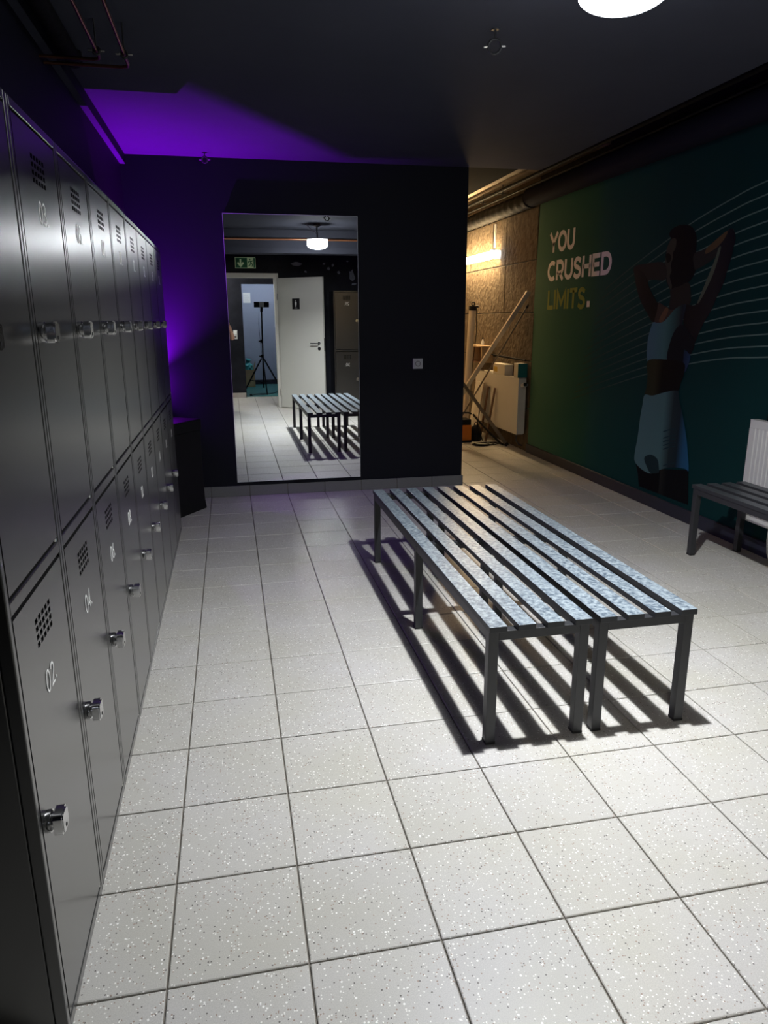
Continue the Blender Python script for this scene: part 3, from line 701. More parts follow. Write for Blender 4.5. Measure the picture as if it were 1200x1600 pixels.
def smooth_line(pts, n=10):
    out = []
    for i in range(len(pts)-1):
        p0 = pts[max(i-1,0)]; p1 = pts[i]; p2 = pts[i+1]; p3 = pts[min(i+2,len(pts)-1)]
        for k in range(n):
            t = k/n
            out.append(tuple(0.5*((2*p1[a]) + (-p0[a]+p2[a])*t + (2*p0[a]-5*p1[a]+4*p2[a]-p3[a])*t*t + (-p0[a]+3*p1[a]-3*p2[a]+p3[a])*t**3) for a in (0,1)))
    return out + [pts[-1]]
for t in LT:
    ln = [(L0[i][0]*(1-t)+L1[i][0]*t, L0[i][1]*(1-t)+L1[i][1]*t) for i in range(6)]
    d0 = (ln[0][0]-ln[1][0], ln[0][1]-ln[1][1])
    ln = [(ln[0][0]+d0[0]*3.2, ln[0][1]+d0[1]*2.2+0.03*t)] + ln
    MB().ribbon(smooth_line(ln, 6), 0.0085, (XM,0,0), (0,1,0), (0,0,1), (-0.0004,0,0)).build('printed_line', 'mural_line', mur)
def smooth_poly(p, n=4):
    out = []; m = len(p)
    for i in range(m):
        p0, p1, p2, p3 = p[i-1], p[i], p[(i+1) % m], p[(i+2) % m]
        for k in range(n):
            t = k/n
            out.append(tuple(0.5*((2*p1[a]) + (-p0[a]+p2[a])*t + (2*p0[a]-5*p1[a]+4*p2[a]-p3[a])*t*t + (-p0[a]+3*p1[a]-3*p2[a]+p3[a])*t**3) for a in (0,1)))
    return out
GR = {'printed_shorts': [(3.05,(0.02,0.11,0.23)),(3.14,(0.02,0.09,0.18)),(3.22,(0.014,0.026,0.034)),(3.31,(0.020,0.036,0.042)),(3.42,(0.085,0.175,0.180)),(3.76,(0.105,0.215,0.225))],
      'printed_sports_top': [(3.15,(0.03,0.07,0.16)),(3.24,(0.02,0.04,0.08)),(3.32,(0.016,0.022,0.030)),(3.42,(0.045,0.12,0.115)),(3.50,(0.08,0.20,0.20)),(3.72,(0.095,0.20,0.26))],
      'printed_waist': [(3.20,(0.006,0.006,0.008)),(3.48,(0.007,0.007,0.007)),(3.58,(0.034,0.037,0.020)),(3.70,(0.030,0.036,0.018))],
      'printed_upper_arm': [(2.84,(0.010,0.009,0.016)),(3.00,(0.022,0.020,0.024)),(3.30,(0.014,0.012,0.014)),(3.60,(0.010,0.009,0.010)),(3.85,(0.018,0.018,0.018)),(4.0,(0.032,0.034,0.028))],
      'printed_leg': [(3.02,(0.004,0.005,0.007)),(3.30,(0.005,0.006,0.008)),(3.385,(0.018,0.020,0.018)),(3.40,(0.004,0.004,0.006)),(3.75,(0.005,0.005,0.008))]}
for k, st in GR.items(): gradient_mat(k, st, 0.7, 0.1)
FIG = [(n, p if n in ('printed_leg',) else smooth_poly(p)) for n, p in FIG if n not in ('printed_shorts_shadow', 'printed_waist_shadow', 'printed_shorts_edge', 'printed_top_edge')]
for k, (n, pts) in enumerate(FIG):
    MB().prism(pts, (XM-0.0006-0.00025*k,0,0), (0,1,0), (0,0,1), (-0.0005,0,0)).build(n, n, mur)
def words(txt, yl, yr, zb, h, wd, m):
    gap = 0.11*h; nat = sum(GLYPH[c][0]*h for c in txt); sx = (yl - yr - gap*(len(txt)-1) ) / nat
    x = 0
    for c in txt:
        mb = MB(); x = glyph(mb, c, x, h, wd, (XM-0.0002, yl, zb), (0,-1,0), (0,0,1), (-0.0006,0,0), sx) + gap
        mb.build('printed_letter', m, mur)
words('YOU', 5.555, 5.04, 1.982, 0.176, 0.039, 'letter_white')
words('CRUSHED', 5.575, 4.35, 1.727, 0.176, 0.039, 'letter_white')
words('LIMITS', 5.545, 4.765, 1.465, 0.176, 0.039, 'letter_olive')
MB().box(XM-0.0008, XM-0.0002, 4.676, 4.730, 1.474, 1.524).build('printed_letter', 'letter_white', mur)

# ================================================================== RADIATORS
def radiator(label, y0, y1, z0, z1, x0, x1, ribbed, name='radiator'):
    t = thing(name, label, 'radiator', ((x0+x1)/2, (y0+y1)/2, z0))
    if ribbed:
        pr = [(x0+0.012, y0)]; y = y0 + 0.03
        pr = [(x0+0.014, y0), (x0, y0)]
        while y < y1 - 0.03:
            pr += [(x0, y), (x0+0.005, y+0.004), (x0+0.005, y+0.009), (x0, y+0.013)]; y += 0.0335
        pr += [(x0, y1), (x0+0.014, y1)]
        MB().prism(pr, (0,0,z0+0.035), (1,0,0), (0,1,0), (0,0,z1-z0-0.085)).build('front_panel', 'radiator_white', t)
        MB().box(x0, x0+0.014, y0, y1, z1-0.05, z1-0.004).build('top_band', 'radiator_white', t, bevel=0.003)
        MB().box(x0, x0+0.014, y0, y1, z0, z0+0.035).build('bottom_band', 'radiator_white', t, bevel=0.003)
    else:
        MB().box(x0, x0+0.014, y0, y1, z0, z1-0.004).build('front_panel', 'radiator_white', t, bevel=0.004)
    MB().box(x1-0.022, x1-0.008, y0, y1, z0+0.01, z1-0.006).build('rear_panel', 'radiator_white', t, bevel=0.003)
    for yy in (y0, y1-0.002): MB().box(x0+0.014, x1-0.022, yy, yy+0.002, z0+0.004, z1-0.006).build('end_cover', 'radiator_white', t)
    for k in range(3):
        xx = x0 + (x1-x0)*(0.3 + 0.2*k)
        MB().box(xx-0.004, xx+0.004, y0-0.001, y0+0.001, z0+0.02, z1-0.03).build('end_rib', 'radiator_white', t)
    mb = MB(); n = int((y1-y0)/0.02)
    mb.box(x0, x0+0.02, y0, y1, z1-0.005, z1); mb.box(x1-0.028, x1-0.008, y0, y1, z1-0.005, z1)
    for k in range(n): mb.box(x0+0.02, x1-0.028, y0+k*0.02, y0+k*0.02+0.009, z1-0.005, z1)
    mb.build('top_grille', 'radiator_white', t)
    for yy in (y0+0.15, y1-0.15):
        MB().box(x1-0.010, 3.2614 if ribbed else 3.2575, yy-0.02, yy+0.02, z0+0.06, z1-0.06).build('wall_bracket', 'radiator_white', t)
    return t
r1 = radiator('white ribbed radiator on the mural wall behind the dark bench', 1.15, 2.445, 0.195, 0.800, 3.204, 3.260, True)
MB().tube([(3.225,2.20,0.20),(3.225,2.20,0.12),(3.228,2.19,0.05),(3.232,2.18,0.012)], 0.008, 8).build('valve_pipe', 'bright_steel', r1, smooth=True)
pipe('radiator_pipe', 'thin grey pipe rising up the mural wall above the white radiator', [(3.245,2.345,0.80),(3.245,2.345,1.1),(3.245,2.36,1.4),(3.245,2.365,2.44)], 0.009, 'dark_pipe', 8)
r2 = radiator('smooth white radiator in the passage with boxes on top', 5.92, 7.30, 0.180, 0.775, 3.150, 3.245, False)
MB().cyl((3.195,5.915,0.70),(3.195,5.845,0.715), 0.021, 0.025, n=16).build('thermostat', 'lamp_housing', r2, smooth=True)
MB().box(3.178,3.212,5.838,5.848,0.700,0.732).build('thermostat_display', 'sign_black', r2)
MB().tube([(3.19,6.02,0.182),(3.19,6.02,0.10),(3.215,6.0,0.06),(3.255,6.0,0.05)], 0.009, 8).build('valve_pipe', 'dark_metal', r2, smooth=True)

# ================================================================== PASSAGE CLUTTER
bt = thing('wall_lamp', 'glowing warm batten lamp on the raw concrete wall of the passage', 'lamp', (3.23, 7.6, 2.02))
MB().box(3.185, 3.262, 6.90, 8.20, 2.045, 2.110).build('housing', 'lamp_housing', bt, bevel=0.004)
pr = [(0,-0.042)] + arc(0.0,0.0,0.048,0.042,-90,90,8)[1:-1] + [(0,0.042)]
MB().prism([(-x, y) for x, y in pr], (3.186,6.905,2.078), (1,0,0), (0,0,1), (0,1.285,0)).build('diffuser', 'batten_glow', bt, smooth=True)
for yy in (6.892, 8.19): MB().box(3.138, 3.262, yy, yy+0.014, 2.033, 2.123).build('end_cap', 'lamp_white', bt, bevel=0.004)
cd = thing('conduit', 'vertical conduit on the concrete wall beside the warm lamp', 'conduit', (3.25, 7.08, 2.13))
MB().box(3.240, 3.262, 7.075, 7.100, 2.12, 2.42).build('duct', 'black_plastic', cd); MB().box(3.244, 3.262, 7.045, 7.072, 2.16, 2.42).build('cover', 'lamp_housing', cd)

wb = thing('white_carton', 'white carton with yellow print standing on the passage radiator', 'box', (3.17, 6.5, 0.775))
MB().box(3.150,3.245,6.33,6.70,0.776,0.880).build('carton_body','white_card',wb,bevel=0.003); MB().box(3.147,3.248,6.325,6.705,0.872,0.893).build('lid','white_card',wb,bevel=0.003)
MB().box(3.1492,3.1502,6.56,6.67,0.80,0.855).build('yellow_label','yellow_print',wb)
tb = thing('teal_carton', 'small white and teal carton at the near end of the passage radiator', 'box', (3.2, 6.0, 0.775))
MB().box(3.150,3.255,5.955,6.065,0.776,0.925).build('carton_body','white_card',tb,bevel=0.002); MB().box(3.151,3.254,5.950,5.956,0.778,0.923).build('teal_panel','teal_card',tb)
pb = thing('paper_pad', 'flat pad of paper under the bar end on the passage radiator', 'paper', (3.18, 6.9, 0.775))
MB().box(3.152,3.24,6.76,7.0,0.776,0.788).build('sheets','paper',pb); MB().box(3.150,3.242,6.758,7.002,0.788,0.791).build('cover','white_card',pb)

b = thing('aluminium_bar', 'long pale aluminium bar leaning diagonally against the passage wall', 'bar', (2.55, 6.98, 0))
p0, p1 = Vector((2.545,6.975,0.03)), Vector((3.222,5.93,1.645)); d = (p1-p0).normalized()
MB().bar(p0, p1, 0.050, 0.022, (0.25,-1,0.2)).build('profile','aluminium',b,bevel=0.002)
MB().bar(p0+Vector((0.012,0.03,-0.014)), p1+Vector((0.0,0.03,-0.03)), 0.030, 0.012, (0.25,-1,0.2)).build('inner_channel','grey_bar',b)
b = thing('thin_rod', 'thin dark rod leaning on the concrete wall below the pale bar', 'rod', (2.74, 7.0, 0))
MB().cyl((2.74,7.0,0.01),(3.238,5.99,1.50),0.009,n=10).build('shaft','grey_bar',b,smooth=True); MB().cyl((3.234,5.998,1.488),(3.242,5.982,1.512),0.012,n=10).build('tip','rubber',b)
b = thing('grey_bar', 'flat grey bar slanting down to the floor in front of the passage radiator', 'bar', (3.19, 6.26, 0))
MB().bar((2.665,6.43,0.742),(3.185,6.27,0.012),0.040,0.014,(0.3,-1,0.3)).build('profile','grey_bar',b,bevel=0.002); MB().bar((3.17,6.272,0.034),(3.19,6.268,0.006),0.044,0.018,(0.3,-1,0.3)).build('end_cap','rubber',b)
tbz = thing('cardboard_tube', 'pale upright tube with a dark clamp on top leaning in the passage', 'tube', (2.93, 7.0, 0))
MB().tube([(2.925,7.02,0.0),(2.955,7.01,0.75),(2.985,7.0,1.49)],0.040,20).build('tube_body','tube_white',tbz,smooth=True)
MB().cyl((2.984,7.0,1.47),(2.986,7.0,1.52),0.045,n=20).build('clamp','black_plastic',tbz,smooth=True)
MB().torus((2.99,6.99,1.545),(0,1,0.1),0.018,0.007,16,6).build('ring','black_plastic',tbz,smooth=True); MB().cyl((3.02,6.99,1.515),(3.05,6.98,1.515),0.014,n=10).build('knob','black_plastic',tbz)
MB().tube([(3.03,6.99,1.50),(3.035,6.985,1.2),(3.0,7.0,0.8),(2.985,7.0,0.5)],0.004,6).build('cord','black_plastic',tbz)
sh = thing('wall_shelf', 'small dark wooden shelf box on the passage wall with a pale top', 'shelf', (3.2, 7.3, 0.86))
for (a) in ((3.12,3.262,7.02,7.045,0.87,1.05),(3.12,3.262,7.50,7.525,0.87,1.05)): MB().box(*a).build('side','mdf',sh)
MB().box(3.115,3.262,7.01,7.535,1.05,1.068).build('top','mdf',sh,bevel=0.002); MB().box(3.12,3.262,7.045,7.50,0.87,0.885).build('bottom','dark_wood',sh); MB().box(3.250,3.262,7.045,7.50,0.885,1.05).build('back','dark_wood',sh)
bo = thing('small_bottle', 'little clear bottle standing on the passage shelf', 'bottle', (3.19, 7.2, 1.068))
MB().lathe((3.19,7.2,1.068),(0,0,1),[(0.014,0),(0.018,0.003),(0.018,0.045),(0.008,0.06),(0.008,0.075)],14).build('body','socket_white',bo,smooth=True); MB().cyl((3.19,7.2,1.143),(3.19,7.2,1.16),0.010,n=12).build('cap','black_plastic',bo)
cb = thing('board_panel', 'pale board leaning upright against the passage radiator', 'board', (3.0, 6.9, 0))
MB().obox((3.045,6.97,0.325),(0.005,0,0.0008),(0,0.13,0),(-0.040,0,0.325)).build('sheet','mdf',cb) if False else MB().obox((3.055,6.97,0.33),(0.005,0,0),(0,0.13,0),(0.045,0,0.325)).build('sheet','mdf',cb)
MB().obox((3.046,6.97,0.33),(0.004,0,0),(0,0.132,0),(0.045,0,0.327)).build('face_sheet','white_card',cb)
for k, (fy, ty, lab) in enumerate(((6.80, 6.78, 'dark lath leaning on the radiator beside the pale board'), (6.60, 6.56, 'dark lath leaning alone at the middle of the passage radiator'))):
    l = thing('wooden_lath', lab, 'lath', (3.03, fy, 0), group='laths leaning on the passage radiator')
    MB().bar((3.054,fy,0.004),(3.132,ty,0.62),0.030,0.012,(1,0,0)).build('strip','dark_wood',l); MB().bar((3.054,fy+0.022,0.004),(3.132,ty+0.022,0.60),0.012,0.014,(1,0,0)).build('edging','grey_bar',l)
ht = thing('orange_heater', 'orange portable heater with a black top on the passage floor', 'heater', (2.80, 6.62, 0))
MB().box(2.70,2.880,6.60,6.80,0.02,0.20).build('case','orange_box',ht,bevel=0.008); MB().box(2.705,2.875,6.605,6.795,0.20,0.265).build('top','black_plastic',ht,bevel=0.006)
MB().box(2.695,2.885,6.595,6.805,0.0,0.022).build('base','black_plastic',ht,bevel=0.004)
MB().tube([(2.70,6.62,0.25),(2.70,6.60,0.32),(2.74,6.59,0.345),(2.83,6.59,0.345),(2.87,6.60,0.33)],0.010,8).build('handle','black_plastic',ht,smooth=True)
ho = thing('black_hose', 'black hose running from the heater down to the floor', 'hose', (2.88, 6.5, 0))
MB().tube([(2.885,6.58,0.325),(2.92,6.52,0.27),(2.99,6.44,0.18),(3.08,6.36,0.08),(3.13,6.32,0.025),(3.16,6.30,0.013)],0.012,8).build('hose_run','black_plastic',ho,smooth=True); MB().cyl((3.155,6.302,0.013),(3.19,6.29,0.013),0.0125,n=8).build('nozzle','dark_metal',ho)
cc = thing('coiled_cable', 'loops of black cable on the floor between heater and radiator', 'cable', (2.95, 6.4, 0))
for k in range(4):
    MB().tube([(2.93+0.10*math.cos(a)*(1+0.2*k)+0.02*k, 6.40+0.11*math.sin(a)*(1-0.1*k)-0.02*k, 0.006+0.007*k) for a in [i*0.42+k for i in range(15)]],0.0045,6).build('loop','black_plastic',cc,smooth=True)
MB().tube([(2.91,6.52,0.03),(2.93,6.56,0.16),(2.945,6.60,0.25),(2.96,6.56,0.14),(2.98,6.50,0.03)],0.0045,6).build('loop','black_plastic',cc,smooth=True)
tl = thing('tool_bag', 'dark bag slumped behind the cables in front of the radiator', 'bag', (2.97, 6.66, 0))
MB().lathe((2.965,6.70,0),(0,0,1),[(0.055,0.002),(0.068,0.02),(0.066,0.10),(0.05,0.16),(0.02,0.185)],10).build('bag_body','black_cloth',tl,smooth=True); MB().torus((2.965,6.70,0.185),(1,0.3,0),0.03,0.006,14,6).build('carry_loop','black_cloth',tl)
pipe('wall_pipe', 'thin pipe along the concrete wall just above the passage radiator', [(3.240,5.98,0.955),(3.240,6.6,0.965),(3.240,7.0,0.97)], 0.009, 'dark_pipe', 8)

# ================================================================== VIOLET CORNER
UX, UY, UZ = -0.425, 4.39, 0.90
ul = thing('uplight', 'violet LED uplight on a stand in the corner behind the black box', 'lamp', (UX, UY, 0))
MB().cyl((UX,UY,0),(UX,UY,0.012),0.09,n=24).build('base','black_plastic',ul); MB().cyl((UX,UY,0.01),(UX,UY,0.80),0.011,n=12).build('pole','black_plastic',ul,smooth=True)
MB().lathe((UX,UY,0.79),(0,0,1),[(0.02,0),(0.055,0.01),(0.058,0.075),(0.050,0.076),(0.048,0.06),(0.01,0.058)],24).build('housing','black_plastic',ul,smooth=True)
MB().cyl((UX,UY,0.851),(UX,UY,0.856),0.046,n=24).build('lens','violet_glow',ul)
# unseen flap added to cut the violet light: its upper edge lies in the plane lamp - ceiling line (0.08,2.86)-(1.10,4.33)
Lq = Vector((UX,UY,UZ)); A = Vector((0.08,2.86,CEIL)); B = Vector((1.10,4.33,CEIL))
a = Lq + (A-Lq)*0.075; c = Lq + (B-Lq)*0.075; e_ = (c-a).normalized()
a2 = a - e_*0.02; c2 = c + e_*0.004
lo = Vector((0.02,-0.012,-0.075)); th = Vector((0.003,-0.002,0))
MB().add([a2, c2, c2+lo, a2+lo, a2+th, c2+th, c2+lo+th, a2+lo+th], [(0,1,2,3),(7,6,5,4),(0,4,5,1),(1,5,6,2),(2,6,7,3),(3,7,4,0)]).build('light_cut_flap','black_plastic',ul)
sp = lamp('SPOT', 'led', (UX,UY,UZ), PURPLE_W, (0.34, 0.0, 1.0), 0.006, ul, spot_size=R(116), spot_blend=1.0)
sp.rotation_euler = (R(180), 0, 0)
lamp('POINT', 'led_spill', (UX+0.03, UY, UZ-0.005), SPILL_W, (0.34, 0.0, 1.0), 0.008, ul)
bx = local_thing('storage_box', 'tall plain black box in the corner between lockers and mirror', 'box', (-0.262, 4.128, 0), R(56.5))
S2 = 0.165
mb = MB(); n = 7
rings = [(0.0,0.178),(0.02,0.175),(0.08,0.163),(0.2,0.158),(0.45,0.158),(0.60,0.160)]
vs = []; fs = []
for z, s_ in rings: vs += [(-s_,-S2,z),(s_,-S2,z),(s_,S2,z),(-s_,S2,z)]
for k in range(len(rings)-1):
    for i in range(4): fs.append((k*4+i, k*4+(i+1)%4, k*4+4+(i+1)%4, k*4+4+i))
fs += [(3,2,1,0), tuple(range(len(rings)*4-4, len(rings)*4))]
mb.add(vs, fs).build('box_body','black_plastic',bx,bevel=0.006)
MB().box(-0.168,0.168,-0.172,0.172,0.600,0.680).build('lid','black_plastic',bx,bevel=0.008)

# ================================================================== DOOR END OF THE ROOM (seen in the mirror)
mb = MB(); mb.box(0.02,0.075,-1.735,-1.585,0,2.045); mb.box(0.945,0.995,-1.735,-1.585,0,2.045)
dr = thing('door_frame', 'white steel door frame around the opening to the hallway', 'door frame', (0.5, -1.66, 0))
MB().box(-0.02,0.030,-1.735,-1.585,0,2.005).build('jamb','frame_white',dr,bevel=0.003); MB().box(0.940,0.995,-1.735,-1.585,0,2.005).build('jamb','frame_white',dr,bevel=0.003)
MB().box(-0.03,1.005,-1.735,-1.580,2.003,2.072).build('header','frame_white',dr,bevel=0.003)
ang = math.atan2(0.515, 0.635)
lf = local_thing('door_leaf', 'open white door with a black toilet sign and lever handle', 'door', (0.985, -1.560, 0), ang)
MB().box(0.004,0.824,-0.040,0.0,0.008,1.998).build('panel','door_white',lf,bevel=0.003)
for z in (0.25, 1.72): MB().cyl((0.004,0.006,z-0.05),(0.004,0.006,z+0.05),0.008,n=10).build('hinge','bright_steel',lf,smooth=True)
hd = MB().lathe((0.745,0.0,1.02),(0,1,0),[(0.026,-0.001),(0.026,0.007),(0.022,0.009)],20).build('rosette','bright_steel',lf,smooth=True)
MB().tube([(0.745,0.004,1.02),(0.745,0.050,1.02),(0.735,0.058,1.02),(0.62,0.058,1.02)],0.009,10).build('lever','dark_metal',lf,smooth=True)
MB().lathe((0.745,0.0,0.94),(0,1,0),[(0.026,-0.001),(0.026,0.006),(0.022,0.008)],20).build('key_rosette','dark_metal',lf,smooth=True)
MB().box(0.8235,0.8255,-0.030,-0.010,0.90,1.10).build('lock_plate','bright_steel',lf)
sg = local_thing('toilet_sign', 'small black sign with a white standing figure on the white door', 'sign', (0.985, -1.560, 0), ang)
MB().box(0.272,0.408,0.0005,0.006,1.530,1.690).build('plate','sign_black',sg,bevel=0.001)
pic = [(-0.008,0.030),(0.008,0.030),(0.010,0.062),(0.016,0.062),(0.016,0.098),(0.008,0.108),(-0.008,0.108),(-0.016,0.098),(-0.016,0.062),(-0.010,0.062)]
MB().prism(pic, (0.340,0.006,1.535),(1,0,0),(0,0,1),(0,0.0008,0)).build('figure','paper',sg); MB().cyl((0.340,0.006,1.656),(0.340,0.0068,1.656),0.0085,n=14).build('figure_head','paper',sg)
MB().box(0.316,0.364,0.006,0.0068,1.545,1.551).build('bar','paper',sg)

ex = thing('exit_sign', 'green emergency exit sign with arrow and running figure above the door', 'sign', (0.52, -1.59, 2.14))
MB().box(0.362,0.672,-1.600,-1.588,2.142,2.300).build('plate','sign_glow',ex,bevel=0.002); 
o_ = (0,-1.588,0); E1=(1,0,0); E3=(0,0,1); DP=(0,0.0008,0)
MB().box(0.369,0.545,-1.588,-1.5872,2.149,2.293).build('green_field','sign_green',ex)
ar = MB(); ar.ribbon([(0.445,2.275),(0.445,2.175)],0.024,(0,-1.5872,0),E1,E3,DP); ar.ribbon([(0.402,2.225),(0.445,2.172),(0.488,2.225)],0.024,(0,-1.5868,0),E1,E3,DP); ar.build('arrow','sign_glow',ex)
MB().box(0.640,0.667,-1.588,-1.5872,2.149,2.293).build('door_mark','sign_green',ex)
rn = MB(); f_ = (0,-1.5872,0)
rn.prism([(0.585+0.012*math.cos(k*0.6283), 2.272+0.012*math.sin(k*0.6283)) for k in range(10)], f_,E1,E3,DP)
for ln in ([(0.588,2.255),(0.600,2.222)],[(0.600,2.222),(0.625,2.200),(0.618,2.165)],[(0.600,2.222),(0.588,2.190),(0.560,2.172)],[(0.590,2.250),(0.615,2.240),(0.630,2.255)],[(0.590,2.250),(0.568,2.236),(0.560,2.215)]):
    rn.ribbon(ln,0.013,f_,E1,E3,DP)
rn.build('runner','sign_green',ex)
sw = thing('light_switch', 'white double switch plate on the dark hallway wall', 'switch', (0.32,-3.30,1.04))
MB().box(0.284,0.358,-3.300,-3.288,1.040,1.196).build('plate','socket_white',sw,bevel=0.003); MB().box(0.295,0.347,-3.288,-3.283,1.125,1.185).build('rocker','paper',sw,bevel=0.002)
MB().cyl((0.321,-3.288,1.080),(0.321,-3.2855,1.080),0.020,n=16).build('socket_hole','socket_dark',sw)

# hallway lamp and end-room lamp (ceiling discs, one in each room)
for nm, lab, x, y, pw, col in (('ceiling_lamp','round ceiling lamp of the hallway behind the door',-0.35,-2.55,HALL_W,(1.0,0.96,0.88)),('ceiling_lamp','round ceiling lamp of the blue-grey room beyond the hallway',0.9,-4.9,BACK_W,(0.80,0.88,1.0))):
    t = thing(nm, lab, 'lamp', (x,y,CEIL))
    MB().lathe((x,y,CEIL),(0,0,-1),[(0.15,-0.001),(0.15,0.03),(0.14,0.035)],32).build('housing','lamp_housing',t,smooth=True); MB().lathe((x,y,CEIL),(0,0,-1),[(0.135,0.034),(0.12,0.055),(0.02,0.062)],32).build('diffuser','hall_glow',t,smooth=True)
    lamp('POINT','bulb',(x,y,CEIL-0.14),pw,col,0.07,t)

nt = thing('paper_notice', 'white paper notice on the blue-grey wall of the far room', 'notice', (0.62,-5.99,1.7))
MB().box(0.545,0.700,-6.0,-5.995,1.72,1.93).build('sheet','paper',nt); 
nb = MB()
for k in range(4): nb.box(0.57,0.675-0.02*(k%2),-5.995,-5.9945,1.76+0.036*k,1.766+0.036*k)
nb.build('ruled_lines','socket_white',nt)
tp = thing('tripod', 'black tripod with a lit panel holder in the room beyond the hallway', 'tripod', (0.80,-4.05,0))
tx, ty = 0.815, -4.05
MB().cyl((tx,ty,0.10),(tx+0.02,ty,1.54),0.014,n=12).build('centre_column','black_plastic',tp,smooth=True)
for z in (0.70,0.98): MB().cyl((tx,ty,z-0.03),(tx,ty,z+0.03),0.026,n=14).build('collar','black_plastic',tp,smooth=True); MB().cyl((tx-0.06,ty,z),(tx-0.02,ty,z),0.013,n=10).build('clamp_knob','black_plastic',tp)
for a in (200, 338, 84):
    fx, fy = tx+0.40*math.cos(R(a)), ty+0.40*math.sin(R(a))
    lg = MB().bar((tx+0.02*math.cos(R(a)),ty+0.02*math.sin(R(a)),0.66),(fx,fy,0.012),0.022,0.022).build('leg','black_plastic',tp)
    MB().cyl((fx,fy,0.004),(fx,fy,0.022),0.016,n=10).build('foot','rubber',lg)
    MB().bar((tx,ty,0.20),(tx+0.26*math.cos(R(a)),ty+0.26*math.sin(R(a)),0.245),0.012,0.012).build('brace','black_plastic',tp)
MB().box(tx-0.115,tx+0.165,ty-0.02,ty+0.02,1.60,1.70).build('holder','black_plastic',tp,bevel=0.006); MB().box(tx-0.015,tx+0.075,ty+0.0195,ty+0.024,1.605,1.695).build('phone','screen_light',tp,bevel=0.002)
MB().cyl((tx+0.02,ty,1.52),(tx+0.025,ty,1.61),0.026,n=12).build('head','black_plastic',tp,smooth=True)
MB().tube([(tx-0.02,ty,1.6),(tx-0.045,ty+0.01,1.3),(tx-0.03,ty,1.0),(tx-0.02,ty,0.75)],0.003,6).build('cord','black_plastic',tp)
bo = thing('cardboard_box', 'brown open cardboard box by the blue-grey wall beyond the hallway', 'box', (0.55,-5.5,0.005))
for q in ((0.42,0.43,-5.7,-5.35,0.006,0.36),(0.69,0.70,-5.7,-5.35,0.006,0.36),(0.43,0.69,-5.7,-5.69,0.006,0.36),(0.43,0.69,-5.36,-5.35,0.006,0.36)): MB().box(*q).build('side','cardboard',bo)
MB().box(0.43,0.69,-5.69,-5.36,0.006,0.016).build('base','cardboard',bo); MB().obox((0.70,-5.52,0.44),(0.004,0,0),(0,0.16,0),(0.02,0,0.08)).build('flap','cardboard',bo)
bg = thing('teal_bag', 'crumpled teal plastic bag stuffed into the cardboard box', 'bag', (0.56,-5.52,0.3))
bm = bmesh.new(); bmesh.ops.create_icosphere(bm, subdivisions=3, radius=0.128)
for v in bm.verts:
    k = 1 + random.uniform(-0.16, 0.07); v.co = Vector((v.co.x*0.92, v.co.y*1.0, v.co.z*1.35))*k
me = bpy.data.meshes.new('bag_body'); bm.to_mesh(me); bm.free(); me.materials.append(MATS['teal_plastic'])
o = obj('bag_body', me, bg, (0,0,0.055)); 
MB().cyl((0.56,-5.52,0.50),(0.58,-5.50,0.57),0.03,0.06,n=9).build('knot','teal_plastic',bg)
cbl = thing('black_cable', 'black cable lying on the teal floor around the tripod', 'cable', (0.7,-3.8,0.005))
MB().tube([(0.55,-3.55,0.010),(0.62,-3.70,0.010),(0.74,-3.80,0.010),(0.90,-3.78,0.010),(1.02,-3.95,0.010),(1.10,-4.3,0.010)],0.005,6).build('cable_run','black_plastic',cbl,smooth=True); MB().box(0.53,0.57,-3.57,-3.53,0.006,0.03).build('plug','black_plastic',cbl)

# ================================================================== PHOTOGRAPHER (arm just visible at the left edge of the mirror)
def skin_body(name, joints, edges, m, parent, sub=2):
    names = list(joints); me = bpy.data.meshes.new(name)
    org = ORG[parent.name]
    me.from_pydata([tuple(Vector(joints[n][0]) - org) for n in names], [(names.index(a), names.index(b)) for a, b in edges], [])
    o = bpy.data.objects.new(name, me); COL.objects.link(o); o.parent = parent; ORG[o.name] = org
    s = o.modifiers.new('skin', 'SKIN'); s.use_smooth_shade = True; s.branch_smoothing = 0.6
    for i, n in enumerate(names):
        r = joints[n][1]; me.skin_vertices[0].data[i].radius = r if isinstance(r, tuple) else (r, r)
        me.skin_vertices[0].data[i].use_root = (i == 0)
    d = o.modifiers.new('sub', 'SUBSURF'); d.levels = sub; d.render_levels = sub
    for q in (m if isinstance(m, (list, tuple)) else [m]): me.materials.append(MATS[q])
    return o
def seg_dist(q, a, b):
    a = Vector(a); b = Vector(b); t = max(0.0, min(1.0, (q-a).dot(b-a)/(b-a).length_squared)); return (q - a - (b-a)*t).length
pn = thing('person', 'person in black clothes holding up a phone, arm at the left edge of the mirror', 'person', (0.0, -1.45, 0))
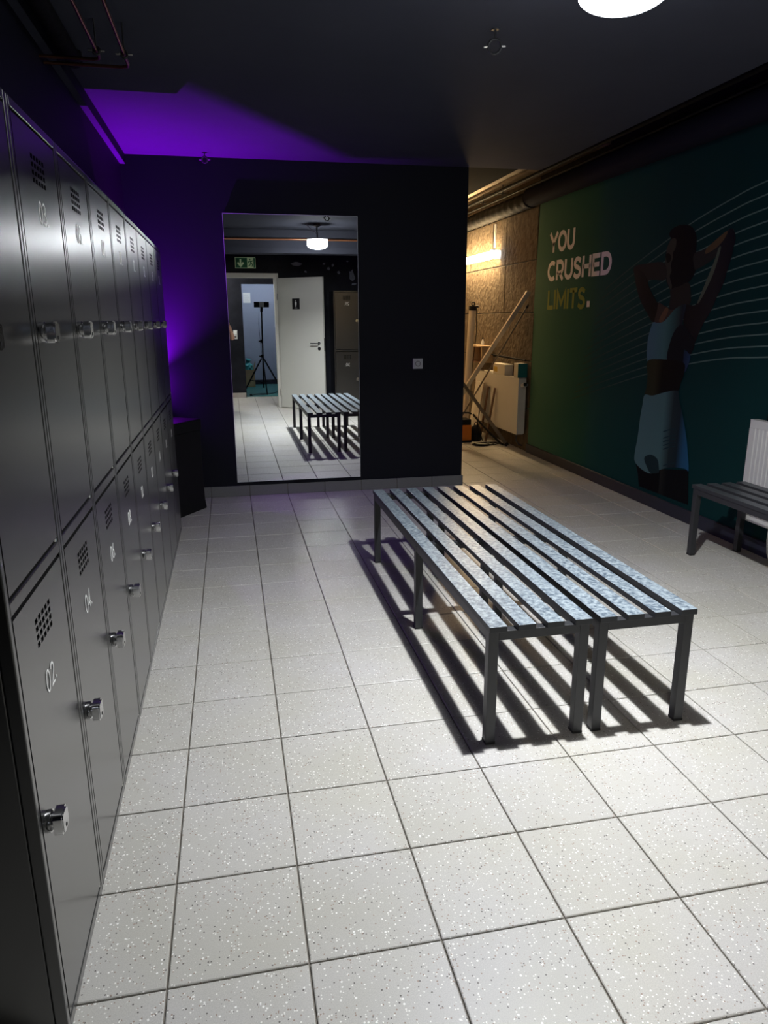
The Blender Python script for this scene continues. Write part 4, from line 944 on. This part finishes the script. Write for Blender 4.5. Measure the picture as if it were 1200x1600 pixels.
J = {'pelvis': ((-0.02,-1.470,0.95),(0.15,0.11)), 'waist': ((-0.02,-1.460,1.08),(0.135,0.10)), 'chest': ((-0.02,-1.450,1.28),(0.155,0.11)), 'neckb': ((-0.02,-1.450,1.44),(0.07,0.065)),
     'neck': ((-0.02,-1.430,1.52),0.052), 'chin': ((-0.02,-1.410,1.585),(0.062,0.075)), 'head': ((-0.02,-1.420,1.66),(0.076,0.095)), 'crown': ((-0.02,-1.425,1.735),(0.06,0.075)),
     'shR': ((0.145,-1.440,1.385),0.062), 'elR': ((0.268,-1.455,1.08),0.043), 'wrR': ((0.232,-1.355,1.235),0.028), 'hR': ((0.215,-1.335,1.292),(0.020,0.034)),
     'shL': ((-0.185,-1.440,1.385),0.062), 'elL': ((-0.235,-1.435,1.12),0.043), 'wrL': ((-0.02,-1.375,1.27),0.028), 'hL': ((0.045,-1.345,1.30),(0.020,0.032)),
     'hipR': ((0.075,-1.470,0.88),0.088), 'knR': ((0.085,-1.450,0.48),0.058), 'anR': ((0.09,-1.475,0.09),0.038), 'toR': ((0.10,-1.320,0.035),(0.042,0.03)),
     'hipL': ((-0.115,-1.470,0.88),0.088), 'knL': ((-0.125,-1.450,0.48),0.058), 'anL': ((-0.13,-1.475,0.09),0.038), 'toL': ((-0.14,-1.320,0.035),(0.042,0.03))}
ED = [('pelvis','waist'),('waist','chest'),('chest','neckb'),('neckb','neck'),('neck','chin'),('chin','head'),('head','crown'),
      ('chest','shR'),('shR','elR'),('elR','wrR'),('wrR','hR'),('chest','shL'),('shL','elL'),('elL','wrL'),('wrL','hL'),
      ('pelvis','hipR'),('hipR','knR'),('knR','anR'),('anR','toR'),('pelvis','hipL'),('hipL','knL'),('knL','anL'),('anL','toL')]
body = skin_body('body', J, ED, ['black_cloth','skin'], pn)
# bake, then give skin to head, neck, forearms and hands
dg = bpy.context.evaluated_depsgraph_get(); dg.update()
me = bpy.data.meshes.new_from_object(body.evaluated_get(dg)); body.modifiers.clear(); body.data = me
if len(me.materials) < 2:
    me.materials.clear(); me.materials.append(MATS['black_cloth']); me.materials.append(MATS['skin'])
og = ORG[pn.name]
for p in me.polygons:
    q = p.center + og; p.use_smooth = True
    p.material_index = 1 if (q.z > 1.47 or any(seg_dist(q, J[m_][0], J[n_][0]) < 0.052 for m_, n_ in (('elR','wrR'),('wrR','hR'),('elL','wrL'),('wrL','hL')))) else 0
fingers = []
for s, hand, tips in ((1, Vector((0.215,-1.333,1.295)), 1), (-1, Vector((0.045,-1.343,1.302)), -1)):
    for k in range(5):
        if k < 4:
            a = hand + Vector((0.004*s, 0.0, 0.014*k - 0.012)); b_ = a + Vector((-0.006*s, 0.018, 0.012)); c_ = b_ + Vector((-0.020*s, 0.008, 0.010)); l = [a, b_, c_]
        else:
            a = hand + Vector((-0.004*s, -0.008, -0.006)); l = [a, a + Vector((-0.022*s,-0.008,0.012)), a + Vector((-0.036*s,-0.006,0.026))]
        MB().tube(l, [0.0090,0.0085,0.0070], 8).build('finger' if k < 4 else 'thumb', 'skin', body, smooth=True)
hm = MB(); hm.lathe((-0.02,-1.445,1.665),(0,0,1),[(0.085,-0.06),(0.098,0.0),(0.094,0.06),(0.066,0.105),(0.02,0.125)],20).build('hair','hair_dark',pn,smooth=True)
for s in (-1,1): MB().lathe((-0.02+0.032*s,-1.335,1.672),(0,1,0),[(0.008,-0.006),(0.011,0.0),(0.006,0.007)],12).build('eye','paper',pn,smooth=True); MB().torus((-0.02+0.083*s,-1.415,1.655),(1,0,0),0.020,0.008,12,6).build('ear','skin',pn,smooth=True)
MB().cyl((-0.02,-1.335,1.66),(-0.02,-1.310,1.632),0.010,0.016,n=10).build('nose','skin',pn,smooth=True); MB().box(-0.045,0.005,-1.342,-1.332,1.602,1.609).build('mouth','hair_dark',pn)
MB().torus((0.238,-1.385,1.212),(-0.12,0.82,0.54),0.034,0.007,20,6).build('wristband','black_plastic',pn,smooth=True)
ph = thing('phone', 'black phone held up in both hands by the photographer', 'phone', (0.13,-1.315,1.28))
MB().box(0.060,0.220,-1.3215,-1.3135,1.295,1.392).build('phone_body','black_plastic',ph,bevel=0.004); MB().cyl((0.2082,-1.314,1.3816),(0.2082,-1.3115,1.3816),0.007,n=14).build('lens_ring','dark_metal',ph); MB().box(0.064,0.216,-1.3222,-1.3213,1.299,1.388).build('display','screen_light',ph)
